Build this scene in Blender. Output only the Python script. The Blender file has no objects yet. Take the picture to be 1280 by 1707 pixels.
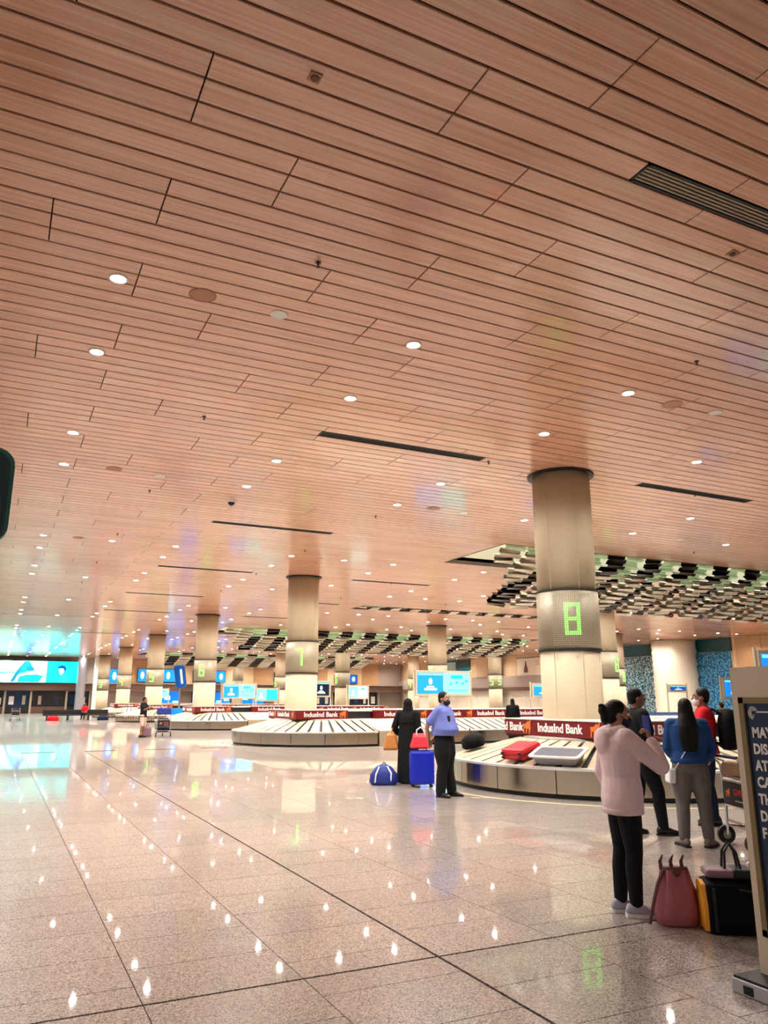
import bpy, bmesh, math, random
from mathutils import Vector, Matrix
random.seed(7)
PI = math.pi
sc = bpy.context.scene
C = sc.collection
# ------------------------------------------------------------------ camera, world, exposure
CAM = Vector((0, 0, 1.6))
PITCH, YAW, FPX = math.radians(13.6987), math.radians(26.1902), 1280.0
cd = bpy.data.cameras.new('camera'); cam = bpy.data.objects.new('camera', cd); C.objects.link(cam)
cam.location = CAM; cam.rotation_euler = (PI / 2 + PITCH, 0, -YAW)
cd.sensor_fit = 'HORIZONTAL'; cd.sensor_width = 36; cd.lens = 36 * FPX / 1280; cd.clip_start = .05; cd.clip_end = 400
sc.camera = cam
w = bpy.data.worlds.new('world'); sc.world = w; w.use_nodes = True
w.node_tree.nodes['Background'].inputs[0].default_value = (1.0, .95, .9, 1)
w.node_tree.nodes['Background'].inputs[1].default_value = .3
sc.view_settings.view_transform = 'Standard'; sc.view_settings.look = 'None'
sc.view_settings.exposure = 0.52; sc.view_settings.gamma = 1; sc.view_settings.use_curve_mapping = False
sc.cycles.use_denoising = True
sc.cycles.sample_clamp_indirect = 6; sc.cycles.max_bounces = 5; sc.cycles.diffuse_bounces = 3; sc.cycles.glossy_bounces = 3; sc.cycles.transmission_bounces = 2
sc.cycles.use_adaptive_sampling = True; sc.cycles.adaptive_threshold = .22; sc.cycles.adaptive_min_samples = 16; sc.cycles.time_limit = 900
sc.cycles.caustics_reflective = False; sc.cycles.caustics_refractive = False
LAMP = 560.0            # watts of each downlight's spot lamp
H = 6.4                 # ceiling height
FW = Vector((math.sin(YAW) * math.cos(PITCH), math.cos(YAW) * math.cos(PITCH), math.sin(PITCH)))
RT = Vector((math.cos(YAW), -math.sin(YAW), 0)); UP = RT.cross(FW)
def frame_pos(p):
    q = Vector(p) - CAM; d = q.dot(FW)
    if d < .1: return None
    return 640 + FPX * q.dot(RT) / d, 853.5 - FPX * q.dot(UP) / d, d
def in_view(p, m=60):
    r = frame_pos(p)
    return r is not None and -m < r[0] < 1280 + m and -m < r[1] < 1707 + m

# ------------------------------------------------------------------ materials
def srgb(r, g, b):
    f = lambda c: (c / 255 / 12.92) if c / 255 <= .04045 else ((c / 255 + .055) / 1.055) ** 2.4
    return (f(r), f(g), f(b), 1)
MATS = {}
def mat(name, col, rough=.5, metal=0., emit=0., noise=0., nscale=30., bump=0., spec=.5, coat=0.):
    if name in MATS: return MATS[name]
    m = bpy.data.materials.new(name); m.use_nodes = True; MATS[name] = m
    nt = m.node_tree; b = nt.nodes['Principled BSDF']
    col = srgb(*col)
    b.inputs['Base Color'].default_value = col; b.inputs['Roughness'].default_value = rough
    b.inputs['Metallic'].default_value = metal; b.inputs['Specular IOR Level'].default_value = spec
    b.inputs['Coat Weight'].default_value = coat
    if emit: b.inputs['Emission Color'].default_value = col; b.inputs['Emission Strength'].default_value = emit * .55
    if noise or bump:
        tc = nt.nodes.new('ShaderNodeTexCoord'); n = nt.nodes.new('ShaderNodeTexNoise')
        n.inputs['Scale'].default_value = nscale; n.inputs['Detail'].default_value = 4
        nt.links.new(tc.outputs['Object'], n.inputs['Vector'])
        if noise:
            r = nt.nodes.new('ShaderNodeValToRGB'); r.color_ramp.elements[0].position = .3; r.color_ramp.elements[1].position = .7
            r.color_ramp.elements[0].color = [c * (1 - noise) for c in col[:3]] + [1]
            r.color_ramp.elements[1].color = [min(1, c * (1 + noise)) for c in col[:3]] + [1]
            nt.links.new(n.outputs['Fac'], r.inputs['Fac']); nt.links.new(r.outputs['Color'], b.inputs['Base Color'])
        if bump:
            bp = nt.nodes.new('ShaderNodeBump'); bp.inputs['Strength'].default_value = bump; bp.inputs['Distance'].default_value = .02
            nt.links.new(n.outputs['Fac'], bp.inputs['Height']); nt.links.new(bp.outputs['Normal'], b.inputs['Normal'])
    return m
def N(nt, t, **kw):
    n = nt.nodes.new(t)
    for k, v in kw.items(): setattr(n, k, v)
    return n
def translucent_mat(name, col, rough=.3):
    m = bpy.data.materials.new(name); m.use_nodes = True; MATS[name] = m; nt = m.node_tree
    b = nt.nodes['Principled BSDF']; b.inputs['Base Color'].default_value = srgb(*col); b.inputs['Roughness'].default_value = rough
    tr = N(nt, 'ShaderNodeBsdfTranslucent'); tr.inputs['Color'].default_value = srgb(*col); mx = N(nt, 'ShaderNodeMixShader'); mx.inputs[0].default_value = .6
    nt.links.new(b.outputs[0], mx.inputs[1]); nt.links.new(tr.outputs[0], mx.inputs[2]); nt.links.new(mx.outputs[0], nt.nodes['Material Output'].inputs['Surface'])
def wood_mat():
    m = bpy.data.materials.new('wood_laminate'); m.use_nodes = True; MATS['wood'] = m
    nt = m.node_tree; b = nt.nodes['Principled BSDF']; L = nt.links.new
    g = N(nt, 'ShaderNodeNewGeometry'); mp = N(nt, 'ShaderNodeMapping'); mp.inputs['Scale'].default_value = (.35, 26, 1)
    L(g.outputs['Position'], mp.inputs['Vector'])
    n1 = N(nt, 'ShaderNodeTexNoise'); n1.inputs['Scale'].default_value = 1.6; n1.inputs['Detail'].default_value = 5; n1.inputs['Roughness'].default_value = .65
    L(mp.outputs['Vector'], n1.inputs['Vector'])
    r1 = N(nt, 'ShaderNodeValToRGB'); e = r1.color_ramp.elements
    e[0].position = .3; e[0].color = srgb(206, 148, 122); e[1].position = .68; e[1].color = srgb(236, 192, 164)
    m2 = e.new(.5); m2.color = srgb(222, 170, 142)
    L(n1.outputs['Fac'], r1.inputs['Fac'])
    mp2 = N(nt, 'ShaderNodeMapping'); mp2.inputs['Scale'].default_value = (6, 130, 1); L(g.outputs['Position'], mp2.inputs['Vector'])
    n2 = N(nt, 'ShaderNodeTexNoise'); n2.inputs['Scale'].default_value = 2; n2.inputs['Detail'].default_value = 3; L(mp2.outputs['Vector'], n2.inputs['Vector'])
    mr = N(nt, 'ShaderNodeMapRange'); mr.inputs['To Min'].default_value = .93; mr.inputs['To Max'].default_value = 1.06; L(n2.outputs['Fac'], mr.inputs['Value'])
    isl = N(nt, 'ShaderNodeMapRange'); isl.inputs['To Min'].default_value = .93; isl.inputs['To Max'].default_value = 1.06
    oi = N(nt, 'ShaderNodeObjectInfo'); ad = N(nt, 'ShaderNodeMath', operation='ADD'); fr = N(nt, 'ShaderNodeMath', operation='FRACT')
    L(g.outputs['Random Per Island'], ad.inputs[0]); L(oi.outputs['Random'], ad.inputs[1]); L(ad.outputs[0], fr.inputs[0]); L(fr.outputs[0], isl.inputs['Value'])
    mu = N(nt, 'ShaderNodeMath', operation='MULTIPLY'); L(mr.outputs[0], mu.inputs[0]); L(isl.outputs[0], mu.inputs[1])
    mx = N(nt, 'ShaderNodeMix', data_type='RGBA', blend_type='MULTIPLY'); mx.inputs[0].default_value = 1
    L(r1.outputs['Color'], mx.inputs[6]); L(mu.outputs[0], mx.inputs[7]); L(mx.outputs[2], b.inputs['Base Color'])
    b.inputs['Roughness'].default_value = .22; b.inputs['Specular IOR Level'].default_value = .5; b.inputs['Coat Weight'].default_value = .35; b.inputs['Coat Roughness'].default_value = .07
    return m
def granite_mat():
    m = bpy.data.materials.new('granite'); m.use_nodes = True; MATS['granite'] = m
    nt = m.node_tree; b = nt.nodes['Principled BSDF']; L = nt.links.new
    g = N(nt, 'ShaderNodeNewGeometry')
    v = N(nt, 'ShaderNodeTexVoronoi'); v.inputs['Scale'].default_value = 130; L(g.outputs['Position'], v.inputs['Vector'])
    r = N(nt, 'ShaderNodeValToRGB'); e = r.color_ramp.elements; r.color_ramp.interpolation = 'CONSTANT'
    e[0].position = 0; e[0].color = srgb(84, 75, 71); e[1].position = .2; e[1].color = srgb(152, 140, 132)
    for p, c in ((.42, (180, 168, 158)), (.66, (134, 122, 115)), (.82, (198, 188, 178))): e.new(p).color = srgb(*c)
    s = N(nt, 'ShaderNodeSeparateColor'); L(v.outputs['Color'], s.inputs[0]); L(s.outputs[0], r.inputs['Fac'])
    n = N(nt, 'ShaderNodeTexNoise'); n.inputs['Scale'].default_value = .6; n.inputs['Detail'].default_value = 3; L(g.outputs['Position'], n.inputs['Vector'])
    mr = N(nt, 'ShaderNodeMapRange'); mr.inputs['To Min'].default_value = .86; mr.inputs['To Max'].default_value = 1.12; L(n.outputs['Fac'], mr.inputs['Value'])
    oi = N(nt, 'ShaderNodeObjectInfo'); ad = N(nt, 'ShaderNodeMath', operation='ADD'); fr = N(nt, 'ShaderNodeMath', operation='FRACT')
    L(g.outputs['Random Per Island'], ad.inputs[0]); L(oi.outputs['Random'], ad.inputs[1]); L(ad.outputs[0], fr.inputs[0])
    isl = N(nt, 'ShaderNodeMapRange'); isl.inputs['To Min'].default_value = .93; isl.inputs['To Max'].default_value = 1.07; L(fr.outputs[0], isl.inputs['Value'])
    mu = N(nt, 'ShaderNodeMath', operation='MULTIPLY'); L(mr.outputs[0], mu.inputs[0]); L(isl.outputs[0], mu.inputs[1])
    mx = N(nt, 'ShaderNodeMix', data_type='RGBA', blend_type='MULTIPLY'); mx.inputs[0].default_value = 1
    L(r.outputs['Color'], mx.inputs[6]); L(mu.outputs[0], mx.inputs[7]); L(mx.outputs[2], b.inputs['Base Color'])
    b.inputs['Roughness'].default_value = .28; b.inputs['Specular IOR Level'].default_value = .45; b.inputs['Coat Weight'].default_value = .6; b.inputs['Coat Roughness'].default_value = .035; b.inputs['Coat IOR'].default_value = 1.5
    return m
def pattern_glass_mat(name, dark, light, scale):
    m = bpy.data.materials.new(name); m.use_nodes = True; MATS[name] = m
    nt = m.node_tree; b = nt.nodes['Principled BSDF']; L = nt.links.new
    g = N(nt, 'ShaderNodeNewGeometry'); n = N(nt, 'ShaderNodeTexNoise'); n.inputs['Scale'].default_value = scale; n.inputs['Detail'].default_value = 1
    L(g.outputs['Position'], n.inputs['Vector'])
    r = N(nt, 'ShaderNodeValToRGB'); r.color_ramp.elements[0].position = .48; r.color_ramp.elements[1].position = .54
    r.color_ramp.elements[0].color = srgb(*dark); r.color_ramp.elements[1].color = srgb(*light)
    L(n.outputs['Fac'], r.inputs['Fac']); L(r.outputs['Color'], b.inputs['Base Color']); b.inputs['Roughness'].default_value = .12
    return m
wood_mat(); granite_mat(); translucent_mat('pale_green', (226, 240, 214))
pattern_glass_mat('frosted_pattern', (20, 78, 96), (168, 196, 200), 9)
pattern_glass_mat('frosted_pattern_blue', (10, 66, 104), (70, 140, 176), 9)
mat('black', (12, 12, 12), .5); mat('gap_dark', (14, 10, 8), .8); mat('column', (190, 175, 148), .6, spec=.3); mat('band_grey', (152, 142, 122), .5, .2); mat('steel', (184, 170, 152), .2, 1.)
mat('plate', (196, 180, 152), .45, .3, noise=.08, nscale=3); mat('rim', (225, 222, 215), .3, .6); mat('banner_red', (118, 16, 22), .35)
mat('white', (240, 238, 232), .4); mat('white_print', (245, 243, 238), .5); mat('emblem_orange', (214, 120, 56), .5)
mat('bronze', (84, 62, 46), .22, 1.); mat('silver', (206, 194, 176), .28, .9); mat('dark_plate', (52, 44, 38), .22, .7)
mat('panel_grey', (182, 170, 148), .55, .1, spec=.3); mat('rubber', (18, 18, 19), .6); mat('chrome', (215, 215, 218), .15, 1.)
mat('led_green', (120, 255, 90), .4, emit=3.4); mat('led_off', (176, 170, 150), .4)
mat('lens_lit', (255, 247, 236), .4, emit=70.); mat('lens_off', (226, 224, 214), .25); mat('trim_white', (222, 212, 198), .4)
mat('skylight', (236, 240, 222), .5, emit=2.2)
mat('scr_blue', (20, 120, 230), .3, emit=1.6); mat('scr_cyan', (110, 240, 245), .3, emit=1.5); mat('scr_white', (225, 250, 255), .3, emit=1.7)
mat('scr_teal', (20, 190, 200), .3, emit=1.3); mat('scr_deep', (8, 70, 150), .3, emit=1.2); mat('scr_dark', (8, 22, 40), .2, emit=.4)
mat('ad_white', (150, 246, 228), .3, emit=2.6); mat('ad_cyan', (0, 226, 232), .3, emit=3.); mat('ad_blue', (0, 96, 196), .3, emit=2.2)
mat('box_blue', (0, 110, 225), .3, emit=1.5); mat('box_white', (150, 232, 250), .3, emit=1.6)
mat('beige_wall', (206, 178, 140), .4); mat('tan_panel', (176, 136, 96), .35); mat('brown_band', (96, 70, 56), .45); mat('grey_band', (150, 134, 124), .4)
mat('teal_dark', (0, 62, 66), .12); mat('teal', (0, 120, 130), .12); mat('shop_dark', (26, 30, 42), .2); mat('shop_blue', (16, 52, 92), .15)
mat('cream', (230, 220, 198), .4); mat('aluminium', (196, 196, 206), .3, .8)

# ------------------------------------------------------------------ mesh helpers
class B:
    def __init__(s): s.v = []; s.f = []
    def box(s, x0, x1, y0, y1, z0, z1):
        n = len(s.v)
        s.v += [(x0, y0, z0), (x1, y0, z0), (x1, y1, z0), (x0, y1, z0), (x0, y0, z1), (x1, y0, z1), (x1, y1, z1), (x0, y1, z1)]
        s.f += [tuple(n + i for i in q) for q in ((0, 3, 2, 1), (4, 5, 6, 7), (0, 1, 5, 4), (1, 2, 6, 5), (2, 3, 7, 6), (3, 0, 4, 7))]
        return s
    def poly(s, bot, top, close=True):
        n = len(s.v); k = len(bot); s.v += [tuple(p) for p in bot] + [tuple(p) for p in top]
        for i in range(k): j = (i + 1) % k; s.f.append((n + i, n + j, n + k + j, n + k + i))
        if close: s.f.append(tuple(n + i for i in reversed(range(k)))); s.f.append(tuple(n + k + i for i in range(k)))
        return s
    def prism(s, pts, z0, z1): return s.poly([(x, y, z0) for x, y in pts], [(x, y, z1) for x, y in pts])
    def rings(s, rs, cap=True):
        n = len(s.v); k = len(rs[0])
        for r in rs: s.v += [tuple(p) for p in r]
        for a in range(len(rs) - 1):
            for i in range(k):
                j = (i + 1) % k; s.f.append((n + a * k + i, n + a * k + j, n + (a + 1) * k + j, n + (a + 1) * k + i))
        if cap:
            s.f.append(tuple(n + i for i in reversed(range(k)))); m = n + (len(rs) - 1) * k; s.f.append(tuple(m + i for i in range(k)))
        return s
    def lathe(s, prof, cx=0, cy=0, seg=32, cap=True):
        return s.rings([[(cx + r * math.cos(2 * PI * i / seg), cy + r * math.sin(2 * PI * i / seg), z) for i in range(seg)] for r, z in prof], cap)
    def tube(s, pts, rad, seg=8):
        pts = [Vector(p) for p in pts]; rs = []
        rad = rad if isinstance(rad, (list, tuple)) else [rad] * len(pts)
        t0 = (pts[1] - pts[0]).normalized(); ref = Vector((0, 0, 1)) if abs(t0.z) < .9 else Vector((1, 0, 0)); u = t0.cross(ref).normalized()
        for i, p in enumerate(pts):
            t = (pts[min(i + 1, len(pts) - 1)] - pts[max(i - 1, 0)]).normalized()
            u = (u - t * u.dot(t)).normalized(); v = t.cross(u)
            rs.append([p + (u * math.cos(2 * PI * k / seg) + v * math.sin(2 * PI * k / seg)) * rad[i] for k in range(seg)])
        return s.rings(rs)
    def ell(s, c, r, seg=16, nr=10):
        c = Vector(c); rs = []
        for a in range(nr + 1):
            th = -PI / 2 + PI * min(max(a / nr, .012), .988)
            rs.append([(c.x + r[0] * math.cos(th) * math.cos(2 * PI * i / seg), c.y + r[1] * math.cos(th) * math.sin(2 * PI * i / seg), c.z + r[2] * math.sin(th)) for i in range(seg)])
        return s.rings(rs)
    def caps(s, chain, seg=12):
        for (p, r) in chain: s.ell(p, (r, r, r), seg, 8)
        for (p, r), (q, t) in zip(chain, chain[1:]):
            if (Vector(q) - Vector(p)).length > 1e-4: s.tube([p, q], [r, t], seg)
        return s
    def mesh(s, name):
        me = bpy.data.meshes.new(name); me.from_pydata(s.v, [], s.f); me.update(); return me
    def obj(s, name, m, parent=None, smooth=False, loc=None, rot=None, bevel=0., voxel=0.):
        me = s.mesh(name); o = link(name, me, m, parent, loc, rot)
        if smooth:
            for p in me.polygons: p.use_smooth = True
        if bevel:
            md = o.modifiers.new('bevel', 'BEVEL'); md.width = bevel; md.segments = 2; md.limit_method = 'ANGLE'; md.angle_limit = .6
        if voxel:
            md = o.modifiers.new('remesh', 'REMESH'); md.mode = 'VOXEL'; md.voxel_size = voxel; md.use_smooth_shade = True
            md = o.modifiers.new('smooth', 'SMOOTH'); md.factor = .5; md.iterations = 4
        return o
def link(name, data, m=None, parent=None, loc=None, rot=None):
    o = bpy.data.objects.new(name, data); C.objects.link(o)
    if m is not None and data is not None and len(data.materials) == 0: data.materials.append(MATS[m] if isinstance(m, str) else m)
    if parent is not None: o.parent = parent
    if loc is not None: o.location = loc
    if rot is not None: o.rotation_euler = rot
    return o
def tag(o, label, cat, group=None):
    o['label'] = label; o['category'] = cat
    if group: o['group'] = group
    return o
def thing(name, label, cat, loc=(0, 0, 0), rz=0., group=None):
    return tag(link(name, None, loc=loc, rot=(0, 0, rz)), label, cat, group)
def struct(o): o['kind'] = 'structure'; return o
TXT = {}
def text_mesh(body, size, depth=.004, offset=0., spacing=1., extra=''):
    key = (body, size, depth, offset, spacing)
    if key in TXT: return TXT[key]
    cu = bpy.data.curves.new('lettering', 'FONT'); cu.body = body; cu.size = size; cu.extrude = depth; cu.offset = offset
    cu.space_character = spacing; cu.align_x = 'CENTER'; cu.align_y = 'CENTER'; cu.resolution_u = 3
    o = bpy.data.objects.new('lettering', cu); C.objects.link(o)
    dg = bpy.context.evaluated_depsgraph_get(); me = bpy.data.meshes.new_from_object(o.evaluated_get(dg)); me.name = 'lettering'
    bpy.data.objects.remove(o); me.materials.clear(); TXT[key] = me
    return me
ORD = ['first', 'second', 'third', 'fourth', 'fifth', 'sixth', 'seventh', 'eighth', 'ninth', 'tenth', 'eleventh', 'twelfth', 'thirteenth', 'fourteenth', 'fifteenth', 'sixteenth', 'seventeenth', 'eighteenth', 'nineteenth', 'twentieth', 'twenty-first', 'twenty-second', 'twenty-third', 'twenty-fourth', 'twenty-fifth']

# ------------------------------------------------------------------ floor
floor = B().box(-9, 60, -8, 102, -.12, -.011).obj('floor', 'gap_dark'); struct(floor)
TX, TY, X0, Y0 = .915, .61, -.03, 4.735
BX = {3}                                     # wide joint lines: index of the tile column edge
tiles = []
for i in range(-4, 36):
    for j in range(-8, 36):
        x0, x1 = X0 + i * TX, X0 + (i + 1) * TX
        off = .5 if i % 2 == 0 else 0.
        y0 = Y0 + (j + (off if True else 0)) * TY; y1 = y0 + TY
        segs = [(y0, y1)]
        if y0 < Y0 - .01 and y1 > Y0 + .01: segs = [(y0, Y0), (Y0, y1)]
        for a, b in segs: tiles.append((i, x0, x1, a, b))
gj = .003
def tile_rect(t):
    i, x0, x1, a, b = t
    gx0 = .011 if (i - 3) % 12 == 0 else gj; gx1 = .011 if (i - 2) % 12 == 0 else gj
    ga = .011 if abs(a - Y0) < .01 else gj; gb = .011 if abs(b - Y0) < .01 else gj
    return x0 + gx0, x1 - gx1, a + ga, b - gb
near = sorted([t for t in tiles if any(in_view((x, y, 0), 0) for x in t[1:3] for y in t[3:5])], key=lambda t: (t[1] + .45) ** 2 + (t[3] + .3) ** 2)[:300]
ns = set(near); tmesh = {}
for t in near:
    x0, x1, a, b = tile_rect(t); k = (round(x1 - x0, 4), round(b - a, 4))
    if k not in tmesh: tmesh[k] = B().box(-k[0] / 2, k[0] / 2, -k[1] / 2, k[1] / 2, -.012, 0).mesh('tile')
    link('tile', tmesh[k], 'granite', floor, ((x0 + x1) / 2, (a + b) / 2, 0))
bb = B()
for t in tiles:
    if t in ns: continue
    x0, x1, a, b = tile_rect(t); bb.box(x0, x1, a, b, -.012, 0)
xa, xb, ya, yb = X0 - 4 * TX, X0 + 36 * TX, Y0 - 7.5 * TY, Y0 + 36 * TY
o = bb.obj('tile_field', 'granite', floor); o['kind'] = 'stuff'
bb = B().box(xb, 60, -8, 102, -.012, 0); bb.box(-9, xa, -8, 102, -.012, 0); bb.box(xa, xb, yb + .31, 102, -.012, 0); bb.box(xa, xb, -8, ya - .31, -.012, 0)
bb.obj('far_paving', 'granite', floor)

# ------------------------------------------------------------------ ceiling of planks
HOLES = [(14.0, 46.0, 19.8, 23.6), (16.9, 29.0, 36.9, 38.4), (13.6, 40.5, 52.3, 57.8), (13.6, 40.5, 84.3, 90)]
PW, PL, GY = .8125 / 3, 2.955, 4.95
VENTS = []
def row_y(y): return GY + math.floor((y - GY) / PW) * PW       # start of the plank row that holds y
for x0, x1, yy in ((4.9, 8.5, 4.58), (4.9, 8.5, 12.8), (12.75, 16.4, 12.8), (4.9, 8.5, 20.8), (4.9, 8.5, 28.85), (12.75, 16.4, 29.0), (4.9, 8.5, 36.95), (12.75, 15.6, 36.95), (4.9, 8.5, 45), (12.75, 16.4, 45), (31, 34.6, 45), (20.6, 24.2, 29.0), (24.5, 28.1, 33.0), (4.9, 8.5, 61.2), (12.75, 16.4, 61.2)):
    VENTS.append((x0, x1, row_y(yy), row_y(yy) + PW))
ceiling = B().box(-9, 60, -8, 102, H + .09, H + .25)
for hx0, hx1, hy0, hy1 in HOLES: pass
def slab_with_holes(x0, x1, y0, y1, z0, z1, holes):
    b = B(); ys = sorted({y0, y1} | {v for h in holes for v in h[2:]})
    for a, c in zip(ys, ys[1:]):
        cur = [(x0, x1)]
        for h in holes:
            if h[2] <= a + 1e-6 and h[3] >= c - 1e-6:
                cur = [s for (p, q) in cur for s in ((p, min(q, h[0])), (max(p, h[1]), q)) if s[1] - s[0] > .01]
        for p, q in cur: b.box(p, q, a, c, z0, z1)
    return b
ceiling = slab_with_holes(-9, 60, -8, 102, H + .09, H + .25, HOLES).obj('ceiling', 'gap_dark'); struct(ceiling)
OFF = [1, 2, 1, 0]; planks = []
YFAR = GY + 168 * PW                        # beyond this the joints can no longer be told apart
for r in range(-40, 168):
    g = r // 3; y0 = GY + r * PW; y1 = y0 + PW; yc = (y0 + y1) / 2
    if y0 < -6 or y1 > 100.5: continue
    s0 = OFF[g % 4] * .985 - 4 * PL
    for k in range(0, 24):
        x0 = s0 + k * PL; x1 = x0 + PL
        if x1 < -8 or x0 > 58: continue
        segs = [(x0, x1)]
        for h in HOLES + VENTS:
            if h[2] - .01 < yc < h[3] + .01: segs = [s for (p, q) in segs for s in ((p, min(q, h[0])), (max(p, h[1]), q)) if s[1] - s[0] > .02]
        for p, q in segs: planks.append((p, q, y0, y1, abs(q - p - PL) < .001))
def psize(t):
    r = frame_pos(((t[0] + t[1]) / 2, (t[2] + t[3]) / 2, H))
    return -1e9 if r is None else -r[2]
vis = [t for t in planks if any(in_view((x, t[2], H), 0) for x in (t[0], (t[0] + t[1]) / 2, t[1]))]
vis.sort(key=psize, reverse=True); nearp = vis[:300]; ns = set(nearp); pm = {}
GX, GYY = .006, .0135
def plank_mesh(b, x0, x1, y0, y1, z):
    e = .004
    b.poly([(x0 + e, y0 + e, z), (x1 - e, y0 + e, z), (x1 - e, y1 - e, z), (x0 + e, y1 - e, z)], [(x0, y0, z + e), (x1, y0, z + e), (x1, y1, z + e), (x0, y1, z + e)])
    b.f.pop()
    b.poly([(x0, y0, z + e), (x1, y0, z + e), (x1, y1, z + e), (x0, y1, z + e)], [(x0, y0, z + .03), (x1, y0, z + .03), (x1, y1, z + .03), (x0, y1, z + .03)]); b.f.pop(-2)
for t in nearp:
    lx, ly = t[1] - t[0] - 2 * GX, t[3] - t[2] - 2 * GYY; k = round(lx, 3)
    if k not in pm:
        b = B(); plank_mesh(b, -lx / 2, lx / 2, -ly / 2, ly / 2, 0); pm[k] = b.mesh('plank')
    link('plank', pm[k], 'wood', ceiling, ((t[0] + t[1]) / 2, (t[2] + t[3]) / 2, H))
bb = B()
for t in planks:
    if t not in ns: bb.box(t[0] + GX, t[1] - GX, t[2] + GYY, t[3] - GYY, H, H + .03)
o = bb.obj('plank_field', 'wood', ceiling); o['kind'] = 'stuff'
slab_with_holes(-8, 58, YFAR, 101, H, H + .03, [h for h in HOLES + [(v[0], v[1], v[2], v[3]) for v in VENTS] if h[2] > YFAR]).obj('far_planking', 'wood', ceiling)

# ------------------------------------------------------------------ walls
wall_back = struct(B().box(-9, 53, 100, 100.4, 0, H).obj('wall_back', 'grey_band'))
wall_right = struct(B().box(52, 52.4, -8, 100, 0, H).obj('wall_right', 'beige_wall'))
# beige cladding panels on the right wall
for k in range(0, 18):
    y0 = 56.2 + k * 2.4
    if y0 + 2.4 > 99.5: break
    for z0, z1, m in ((4.15, 6.36, 'beige_wall'), (.1, 2.55, 'cream')):
        B().box(51.93, 52.01, y0 + .02, y0 + 2.38, z0, z1).obj('cladding_panel', m, wall_right)
for k in range(0, 16):
    y0 = 42.9 - (k + 1) * 2.4
    B().box(51.93, 52.01, y0 + .02, y0 + 2.38, .1, 6.36).obj('cladding_panel', 'tan_panel', wall_right)
struct(B().box(51.4, 52, 55.8, 99.9, 2.62, 4.1).obj('trim_1', 'grey_band')); struct(B().box(51.36, 52, 55.8, 99.9, 2.5, 2.9).obj('trim_2', 'brown_band'))
struct(B().box(-9, 51.3, 98.6, 99.99, 2.55, 3.38).obj('trim_3', 'brown_band'))
struct(B().box(-9, 51.3, 98.4, 99.99, 3.38, 3.46).obj('trim_4', 'grey_band'))
for k in range(0, 14):
    x0 = 14.5 + k * 2.6
    if x0 > 48: break
    B().box(x0 + .02, x0 + 2.58, 99.93, 100.01, 3.48, H - .03).obj('cladding_panel', 'beige_wall' if k % 3 else 'tan_panel', wall_back)
# glazed corner behind the carousels on the right
wd = struct(B().box(51.85, 52, 43.2, 55.4, 5.35, H - .01).obj('window_1', 'teal_dark'))
for k, (y0, y1, m) in enumerate(((50.2, 52.7, 'frosted_pattern'), (52.75, 55.3, 'frosted_pattern'), (43.3, 45.2, 'frosted_pattern_blue'), (45.25, 47.0, 'frosted_pattern_blue'))):
    B().box(51.82, 51.9, y0, y1, .1, 5.32).obj('pane', m, wd)
B().box(51.6, 52, 47.1, 50.1, 0, .3).obj('plinth', 'teal_dark', wd)
fc = thing('fluted_column', 'pale scalloped round column in front of the teal patterned glass', 'column', (51.0, 48.2, 0))
b = B(); nn = 48; rs = []
for q in range(14):
    z = q * .49; rs.append([((1.75 + .11 * math.sin(12 * 2 * PI * i / nn + (PI if q % 2 else 0))) * math.cos(2 * PI * i / nn), (1.75 + .11 * math.sin(12 * 2 * PI * i / nn + (PI if q % 2 else 0))) * math.sin(2 * PI * i / nn), min(z, H - .01)) for i in range(nn)])
b.rings(rs).obj('shaft', 'cream', fc, smooth=True)
B().lathe([(1.95, 0), (1.95, .12)], seg=40).obj('base', 'grey_band', fc)
# framed poster on the right wall, poster on the back wall
p = thing('framed_poster', 'large white framed poster with a small standing figure high on the wall', 'poster', (51.92, 69.6, 5.05))
B().box(-.06, 0, -2.25, 2.25, -1.0, 1.0).obj('frame', 'black', p); B().box(-.09, -.05, -2.17, 2.17, -.93, .93).obj('sheet', 'cream', p)
B().rings([[(-.092, .55 + x, z), (-.1, .55 + x, z), (-.1, .55 - x, z), (-.092, .55 - x, z)] for x, z in ((.38, -.62), (.34, -.2), (.2, .1), (.12, .35), (.14, .5), (.05, .62))]).obj('figure', mat('poster_fig', (120, 62, 66), .6), p)
b = B()
for z, a in ((.5, .75), (.32, .6), (.14, .7)): b.box(-.1, -.092, -1.9, -1.9 + a, z, z + .08)
b.obj('print_line', 'panel_grey', p)
# tall teal strip sign
p = thing('strip_sign', 'tall narrow teal strip sign beside the column marked five', 'sign', (51.2, 74.6, 0))
B().box(-.1, .1, -.5, .5, 0, 6.0).obj('board', 'teal_dark', p); B().box(-.12, -.1, -.4, .4, 2.6, 5.0).obj('print', 'frosted_pattern_blue', p)
# blue-green glazing high at the wall corner
p = thing('high_window', 'dark teal high window between pale panels on the far right wall', 'window', (51.95, 87, 4.2))
B().box(-.08, 0, -5.5, 5.0, 0, 2.1).obj('pane', 'teal', p); B().box(-.12, -.02, -5.5, 5.0, 1.2, 2.15).obj('transom', 'teal_dark', p)
B().box(-.14, -.06, -2.2, 1.2, .0, 1.95).obj('blind', mat('blind', (176, 206, 200), .4), p)

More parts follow.
